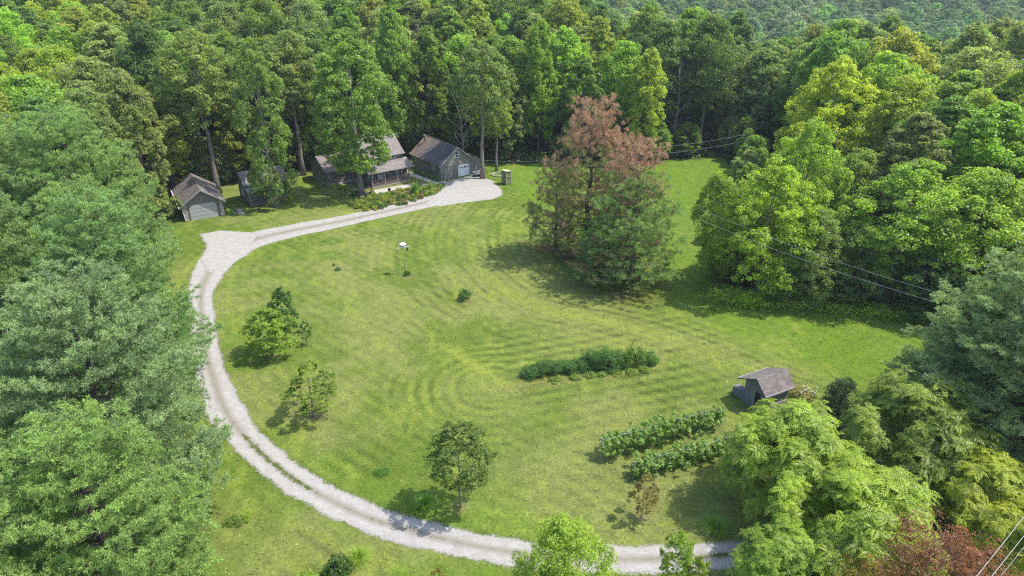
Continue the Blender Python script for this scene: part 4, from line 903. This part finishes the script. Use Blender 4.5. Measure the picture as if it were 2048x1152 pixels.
bush(BU[2], 612, 1185, 1.5, 1.15, (.10, .16, .03), 'light green leafy shrub at the bottom edge, left of the dark rounded shrub')
bush(BU[3], 650, 1205, 1.3, .8, (.12, .19, .03), 'pale leafy shrub at the bottom edge in front of the dark rounded shrub')
bush(BU[0], 832, 388, 2.3, .95, (.05, .11, .03), 'upright round shrub in the flower bed at the right porch corner')
bush(BU[2], 1600, 800, 1.5, 1.6, (.13, .13, .07), 'pale seedy bush right behind the small grey shed')
bush(BU[1], 1622, 806, 1.2, 1.0, (.12, .15, .07), 'low pale bush right of the seedy bush by the small grey shed')
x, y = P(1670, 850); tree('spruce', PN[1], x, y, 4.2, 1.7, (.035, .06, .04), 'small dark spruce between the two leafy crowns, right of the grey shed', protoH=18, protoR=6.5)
# white flowers by the coop
m = MB()
for i in range(14):
    x, y = P(1595+random.random()*34, 800+random.random()*12); z = 1.0+random.random()*.5; m.tube([(x, y, z), (x, y, z+.05)], [.055, .03], 6)
    m.tube([(x, y, 0), (x, y, z)], .008, 3)
tag(m.build('flower', WHITE), 'white flower heads on thin stalks beside the small grey shed', 'flowers', kind='stuff')

# house flower bed
rngp = random.Random(4); cols = [((.085, .13, .028), 'bright green'), ((.115, .14, .028), 'yellow-green'), ((.05, .09, .026), 'deep green'), ((.10, .11, .045), 'pale olive'), ((.085, .080, .04), 'brownish')]
bed = [P(*q) for q in [(705, 388), (775, 388), (815, 378), (885, 368), (890, 378), (855, 396), (800, 412), (725, 424), (700, 412)]]
side = ['near the oak', 'before the porch', 'by the right porch end', 'beside the gravel']
n = 0; pts = []
while n < 95:
    px = rngp.uniform(690, 892); py = rngp.uniform(366, 424); x, y = P(px, py)
    if not inpoly(np.array([x]), np.array([y]), bed)[0] or any((x-a)**2+(y-b)**2 < .5 for a, b in pts): 
        if rngp.random() < .0008: break
        continue
    pts.append((x, y)); c, cn = rngp.choice(cols); k = rngp.choice([0, 1, 2, 3, 4]); me = [BU[0], BU[1], BS, BIG, TU[0]][k]; shp = ['rounded', 'leafy', 'spiky', 'broad-leaved', 'grassy'][k]
    sd0 = side[min(3, int((px-690)/51))]; row = 'front edge' if py > 398 else ('middle' if py > 384 else 'back row')
    bush(me, 0, 0, rngp.uniform(.5, 1.1), rngp.uniform(.5, .85), c, f'{cn} {shp} perennial, {row} of the bed {sd0}', 'perennial', 'garden plant', f'{cn} {shp} perennials, {row} of the bed {sd0}', xy=(x, y), part='foliage' if k < 4 else 'blades'); n += 1
for i, (px, py, s) in enumerate([(664, 374, .7), (672, 376, .8), (681, 377, .7), (690, 379, .6)]):
    bush(BIG, px, py, s, .6, (.16, .18, .035), 'yellow broad-leaved plant against the left wing wall of the house', 'perennial', 'garden plant', 'yellow plants along the left wing wall')
for i, (px, py) in enumerate([(834, 347), (843, 351), (851, 354), (860, 357), (868, 360), (876, 363)]):
    bush(BU[i % 4], px, py, .9, .65, (.05, .10, .03), 'dark green low plant along the left side wall of the workshop', 'perennial', 'garden plant', 'dark plants along the workshop side wall')

# vegetable strip
for i, (px, py, h, r_) in enumerate([(1066, 752, 1.1, .9), (1090, 748, 1.5, .9), (1115, 747, 1.35, .8), (1140, 742, 1.1, .9), (1162, 738, 1.2, .8), (1185, 735, 1.9, 1.05), (1212, 735, 2.0, 1.1), (1236, 731, 1.6, .9)]):
    q = ['leftmost low', 'second from the left', 'third from the left', 'low middle', 'low, just left of the tall pair', 'tall left-hand', 'tall right-hand', 'rightmost'][i]
    bush(BF, px, py, h, r_*1.45, (.042, .088, .034), f'{q} feathery dark green asparagus clump in the vegetable strip', 'asparagus_clump', 'asparagus', 'asparagus clumps in the vegetable strip')
for i, (px, py, h, r_, c, q) in enumerate([(1258, 733, 2.4, .8, (.06, .11, .03), 'tall leafy plant right of the asparagus in the vegetable strip'), (1280, 731, 2.1, .85, (.055, .10, .04), 'dark leafy plant second from the right end of the vegetable strip'), (1303, 728, 1.5, .95, (.06, .11, .045), 'rounded leafy plant at the right end of the vegetable strip')]):
    bush(BS if i < 2 else BU[3], px, py, h, r_, c, q, 'garden_plant', 'garden plant')
for i, (px, py) in enumerate([(1110, 762), (1150, 757), (1180, 752), (1205, 750), (1232, 748), (1262, 746), (1290, 742)]):
    bush(BU[i % 4], px, py, .4, .7, (.080, .120, .03), 'low light green weed mound along the near side of the vegetable strip', 'weed_clump', 'weeds', 'weed mounds along the vegetable strip')

# vine rows
def vine_row(a, b, H, label, seed, z0=.25):
    a = Vector((*a, 0)); b = Vector((*b, 0)); L = (b-a).length; d = (b-a)/L; sdv = Vector((-d.y, d.x, 0)); rng = np.random.RandomState(seed)
    e = tag(empty('vine_row', a, 0), label, 'vine row')
    n = int(L/2.4)+1
    for i in range(n+1):
        p = d*(L*i/n); m = MB(); m.tube([(p.x, p.y, -.1), (p.x, p.y, H*.95)], .05, 6); m.build('post', POST, e)
    m = MB(); [m.tube([(0, 0, z), (d*L)[:2]+(z,) if False else (d.x*L, d.y*L, z)], .012, 4) for z in (H*.55, H*.88)]; m.build('wire', WIRE, e)
    Cs, Ns, Vs = [], [], []
    for k in range(int(L*26)):
        u = rng.rand()*L; hh = H*(.74+.30*vnoise(np.array([u]), np.array([seed*3.1]), 1.6, 8)[0]); zc = z0+(hh-z0)*rng.rand()**.6; off = rng.normal()*.36*(.6+zc/H*.7)
        if vnoise(np.array([u]), np.array([9.1*seed]), 1.1, 5)[0] < .2 and zc < H*.6: continue
        c = d*u+sdv*off+Vector((0, 0, zc)); q = unit(rng.normal(size=(26, 3))+np.array([0, 0, .3])); Cs.append(np.array(c)+q*.24*(.5+.6*rng.rand(26, 1))); Ns.append(q+np.array([0, 0, .5])); Vs.append(np.clip(.5+.4*(rng.rand()-.5)+.2*rng.normal(size=26)+.25*(zc/H-.5), 0, 1))
    link('foliage', leafmesh('foliage', np.concatenate(Cs), np.concatenate(Ns), .17, .9, rng, np.concatenate(Vs), LEAF), e, (.068, .115, .034))
vine_row(P(1202, 920), P(1440, 852), 2.1, 'long leafy grapevine row farther from the drive, nearest the small grey shed', 1)
vine_row(P(1266, 957), P(1490, 896), 1.65, 'leafy grapevine row nearer the drive, running under the big frond-leaved tree', 2)
m = MB(); x, y = P(1208, 880); m.tube([(x, y, 0), (x-.1, y, 1.6)], .025, 5); tag(m.build('stake', POST), 'thin leaning stake at the left end of the far vine row', 'stake')

# stones, trailer, grill, chairs
rs = random.Random(9)
def rocks(px, py, n, spread, s0, name, label, cat, mat):
    x, y = P(px, py); m = MB()
    for i in range(n):
        a = rs.random()*6.28; r_ = spread*rs.random(); sx = s0*(.5+rs.random()); c = Vector((x+math.cos(a)*r_, y+math.sin(a)*r_, sx*.2)); vs = []
        for k in range(7):
            for z_, q in ((0, 1), (.5, .9), (.8, .45)):
                vs.append((c.x+math.cos(k*.9)*sx*q*(.8+.4*rs.random()), c.y+math.sin(k*.9)*sx*q*(.8+.4*rs.random()), c.z-.1*sx+z_*sx*(.9+.3*rs.random())))
        fs = []
        for k in range(7):
            k2 = (k+1) % 7
            for j in range(2): fs.append((k*3+j, k2*3+j, k2*3+j+1, k*3+j+1))
        fs.append(tuple(k*3+2 for k in range(7))); m.add(vs, fs)
    return tag(m.build(name, mat), label, cat)
rk = [rocks(478+dx, 425+dy, 1, .01, s, 'stone', l, 'stone', STONE) for dx, dy, s, l in ((-8, 2, .35, 'low grey stone, left one of the heap before the cabin'), (0, -2, .6, 'largest pale stone of the heap in front of the cabin'), (8, 3, .45, 'angular grey stone, right one of the heap before the cabin'), (2, 4, .35, 'small grey stone at the front of the heap before the cabin'))]
ux, uy = P(945, 354); tl = tag(empty('utility_trailer', (ux+.6, uy-.3, 0), math.radians(36)), 'small low utility trailer parked at the right front corner of the workshop', 'trailer')
m = MB(); m.box(0, 0, .42, 1.9, 1.1, .5); m.build('bed', DARK, tl)
m = MB(); [m.box(*q) for q in ((0, -.03, .5, 1.9, 0, .78), (0, 1.1, .5, 1.9, 1.13, .78), (-.03, 0, .5, 0, 1.1, .78))]; m.build('side_board', OFFW, tl)
for y_ in (-.16, 1.16):
    m = MB(); m.tube([(.95, y_-.06, .28), (.95, y_+.06, .28)], .28, 14); w_ = m.build('wheel', RUBBER, tl); m = MB(); m.tube([(.95, y_-.07, .28), (.95, y_+.07, .28)], .14, 10); m.build('rim', STEEL, w_)
m = MB(); m.beam((-.9, .55, .4), (0, .2, .44), .06); m.beam((-.9, .55, .4), (0, .9, .44), .06); m.build('drawbar', STEEL, tl)
gx_, gy_ = P(806, 347); gr = tag(empty('grill', (gx_, gy_, 0), math.radians(37)), 'black covered grill by the path at the back of the porch', 'grill')
m = MB(); m.box(-.6, -.3, .05, .6, .3, .85); m.build('cover', BLACK, gr); m = MB(); m.tube([(-.55, 0, .8), (0, 0, 1.05), (.55, 0, .8)], .22, 8); m.build('hood', BLACK, gr)
fx, fy = P(997, 350)
for i in range(9):
    pass
m = MB()
for i in range(16):
    a = i*math.pi/8; m.box(-.12, 1.0, 0, .24, 1.2, .22, Matrix.Translation((fx, fy, 0)) @ Matrix.Rotation(a, 4, 'Z'))
tag(m.build('fire_ring', CONC), 'low round stone fire ring on the grass behind the hunting blind', 'fire ring')
for i, (px, py) in enumerate([(779, 386)]):
    x, y = P(px, py); tb = tag(empty('planter', (x, y, 0), .3), 'small dark planter pot on the path edge in front of the porch', 'planter')
    m = MB(); m.tube([(0, 0, 0), (0, 0, .35), (0, 0, .4)], [.18, .26, .28], 10); m.build('pot', BLACK, tb); link('plant', BU[0], tb, (.07, .12, .03)).scale = (.3, .3, .35); tb.children[-1].location = (0, 0, .36)

# cars glimpsed beneath the near trees
def car(px, py, rz, label, paint):
    x, y = P(px, py); e = tag(empty('parked_car', (x, y, 0), rz), label, 'car')
    m = MB(); pr = [(-2.25, .35), (2.25, .35), (2.28, .75), (2.05, .92), (1.1, 1.02), (-1.9, 1.05), (-2.25, .9)]; m.prism(pr, 'y', -.88, .88); b = m.build('body', paint, e)
    bv = b.modifiers.new('bevel', 'BEVEL'); bv.width = .08; bv.segments = 2
    m = MB(); m.add([(-1.75, -.8, 1.02), (1.1, -.8, 1.02), (1.1, .8, 1.02), (-1.75, .8, 1.02), (-1.15, -.66, 1.46), (.35, -.66, 1.48), (.35, .66, 1.48), (-1.15, .66, 1.46)], [(0, 1, 5, 4), (1, 2, 6, 5), (2, 3, 7, 6), (3, 0, 4, 7), (4, 5, 6, 7)]); m.build('window', GLASS, e)
    m = MB(); m.box(-1.12, -.64, 1.46, .32, .64, 1.51); m.build('roof', paint, e)
    for wx in (-1.4, 1.4):
        for wy in (-.86, .86):
            m = MB(); m.tube([(wx, wy-.1, .33), (wx, wy+.1, .33)], .33, 18); w_ = m.build('wheel', RUBBER, e); m = MB(); m.tube([(wx, wy-.11, .33), (wx, wy+.11, .33)], .2, 12); m.build('rim', STEEL, w_)
    for wy in (-.6, .6):
        m = MB(); m.box(2.22, wy-.2, .62, 2.31, wy+.2, .78); m.build('headlight', WHITE, e)
car(1690, 1135, .15, 'silver-blue car parked on the drive, glimpsed beneath the near frond-leaved trees', CARP)

# overhead wires
def wire(name, a, b, sag, r_, label, mat, group=None):
    a = Vector(a); b = Vector(b); pts = []
    for i in range(25):
        s = i/24; p = a.lerp(b, s); p.z -= sag*4*s*(1-s); pts.append(p)
    m = MB(); m.tube(pts, r_, 5); return tag(m.build(name, mat, smooth=True), label, 'cable', group)
def PD(px, py, d):
    """point at ground distance d seen at a pixel"""
    v = (576-py)/F; u = (px-1024)/F; k = d/(c_+v*s_); return (u*k, d, CAMH+k*(-s_+v*c_))
wire('overhead_wire', PD(925, 316, 114), PD(1110, 320, 86), .35, .014, 'single wire running from the workshop wall past the blind to the brown pines', WIREL)
wire('overhead_wire', PD(1225, 298, 78), PD(1500, 266, 96), .5, .011, 'upper of the two wires from the brown pines to the forest edge', WIRE)
wire('overhead_wire', PD(1225, 312, 77), PD(1500, 279, 95), .5, .011, 'lower of the two wires from the brown pines to the forest edge', WIRE)
wire('overhead_wire', PD(1395, 416, 60), PD(1870, 584, 47), .35, .011, 'upper of the two wires in front of the leafy trees on the right', WIRE)
wire('overhead_wire', PD(1395, 437, 60), PD(1870, 604, 47), .35, .011, 'lower of the two wires in front of the leafy trees on the right', WIRE)
for i, (x0, x1) in enumerate(((1955, 2085), (1985, 2115), (2003, 2133))):
    wire('overhead_wire', PD(x0-20, 1176, 16.5), PD(x1, 985, 24), .12, (.010, .010, .006)[i], ['left one of the three pale wires crossing the bottom right corner', 'middle one of the three pale wires crossing the bottom right corner', 'right, thinnest one of the three pale wires crossing the bottom right corner'][i], WIREL)

# tall weeds along the right forest edge
rng = np.random.RandomState(5); Cs, Ns = [], []; path = smooth_path([P(*q) for q in [(1450, 604), (1510, 616), (1640, 622), (1790, 640), (1900, 646)]], 5)
pv = np.array(path); k = rng.randint(0, len(pv)-1, 26000); f = rng.rand(26000, 1); c = pv[k]*(1-f)+pv[k+1]*f
c = c+rng.normal(size=c.shape)*.8+np.array([.2, .8]); hz = fbm(c[:, 0], c[:, 1], 1.5, 3, 2)
C = np.concatenate([c, (rng.rand(26000, 1)**.7*(.5+.9*hz[:, None]))], 1)
tag(link('weeds', leafmesh('weeds', C, rng.normal(size=C.shape)*.6+np.array([0, 0, .9]), .22, .4, rng, np.clip(hz+rng.normal(size=26000)*.2, 0, 1), LEAF), None, (.135, .195, .035)), 'tall pale weeds along the foot of the leafy trees right of the lawn', 'weeds', kind='stuff')

# ------------------------------------------------------------------ air
m = MB(); m.box(-1600, -150, -60, 1600, 1900, 60)
hm = bpy.data.materials.new('air'); hm.use_nodes = True; ht = hm.node_tree; ht.nodes.clear()
ho_ = ht.nodes.new('ShaderNodeOutputMaterial'); pvn = ht.nodes.new('ShaderNodeVolumePrincipled'); pvn.inputs['Density'].default_value = .00018
pvn.inputs['Color'].default_value = (.80, .90, 1.0, 1); pvn.inputs['Anisotropy'].default_value = .2; ht.links.new(pvn.outputs[0], ho_.inputs['Volume'])
tag(m.build('haze', hm), kind='stuff', label='thin bluish summer haze over the woods', cat='haze')
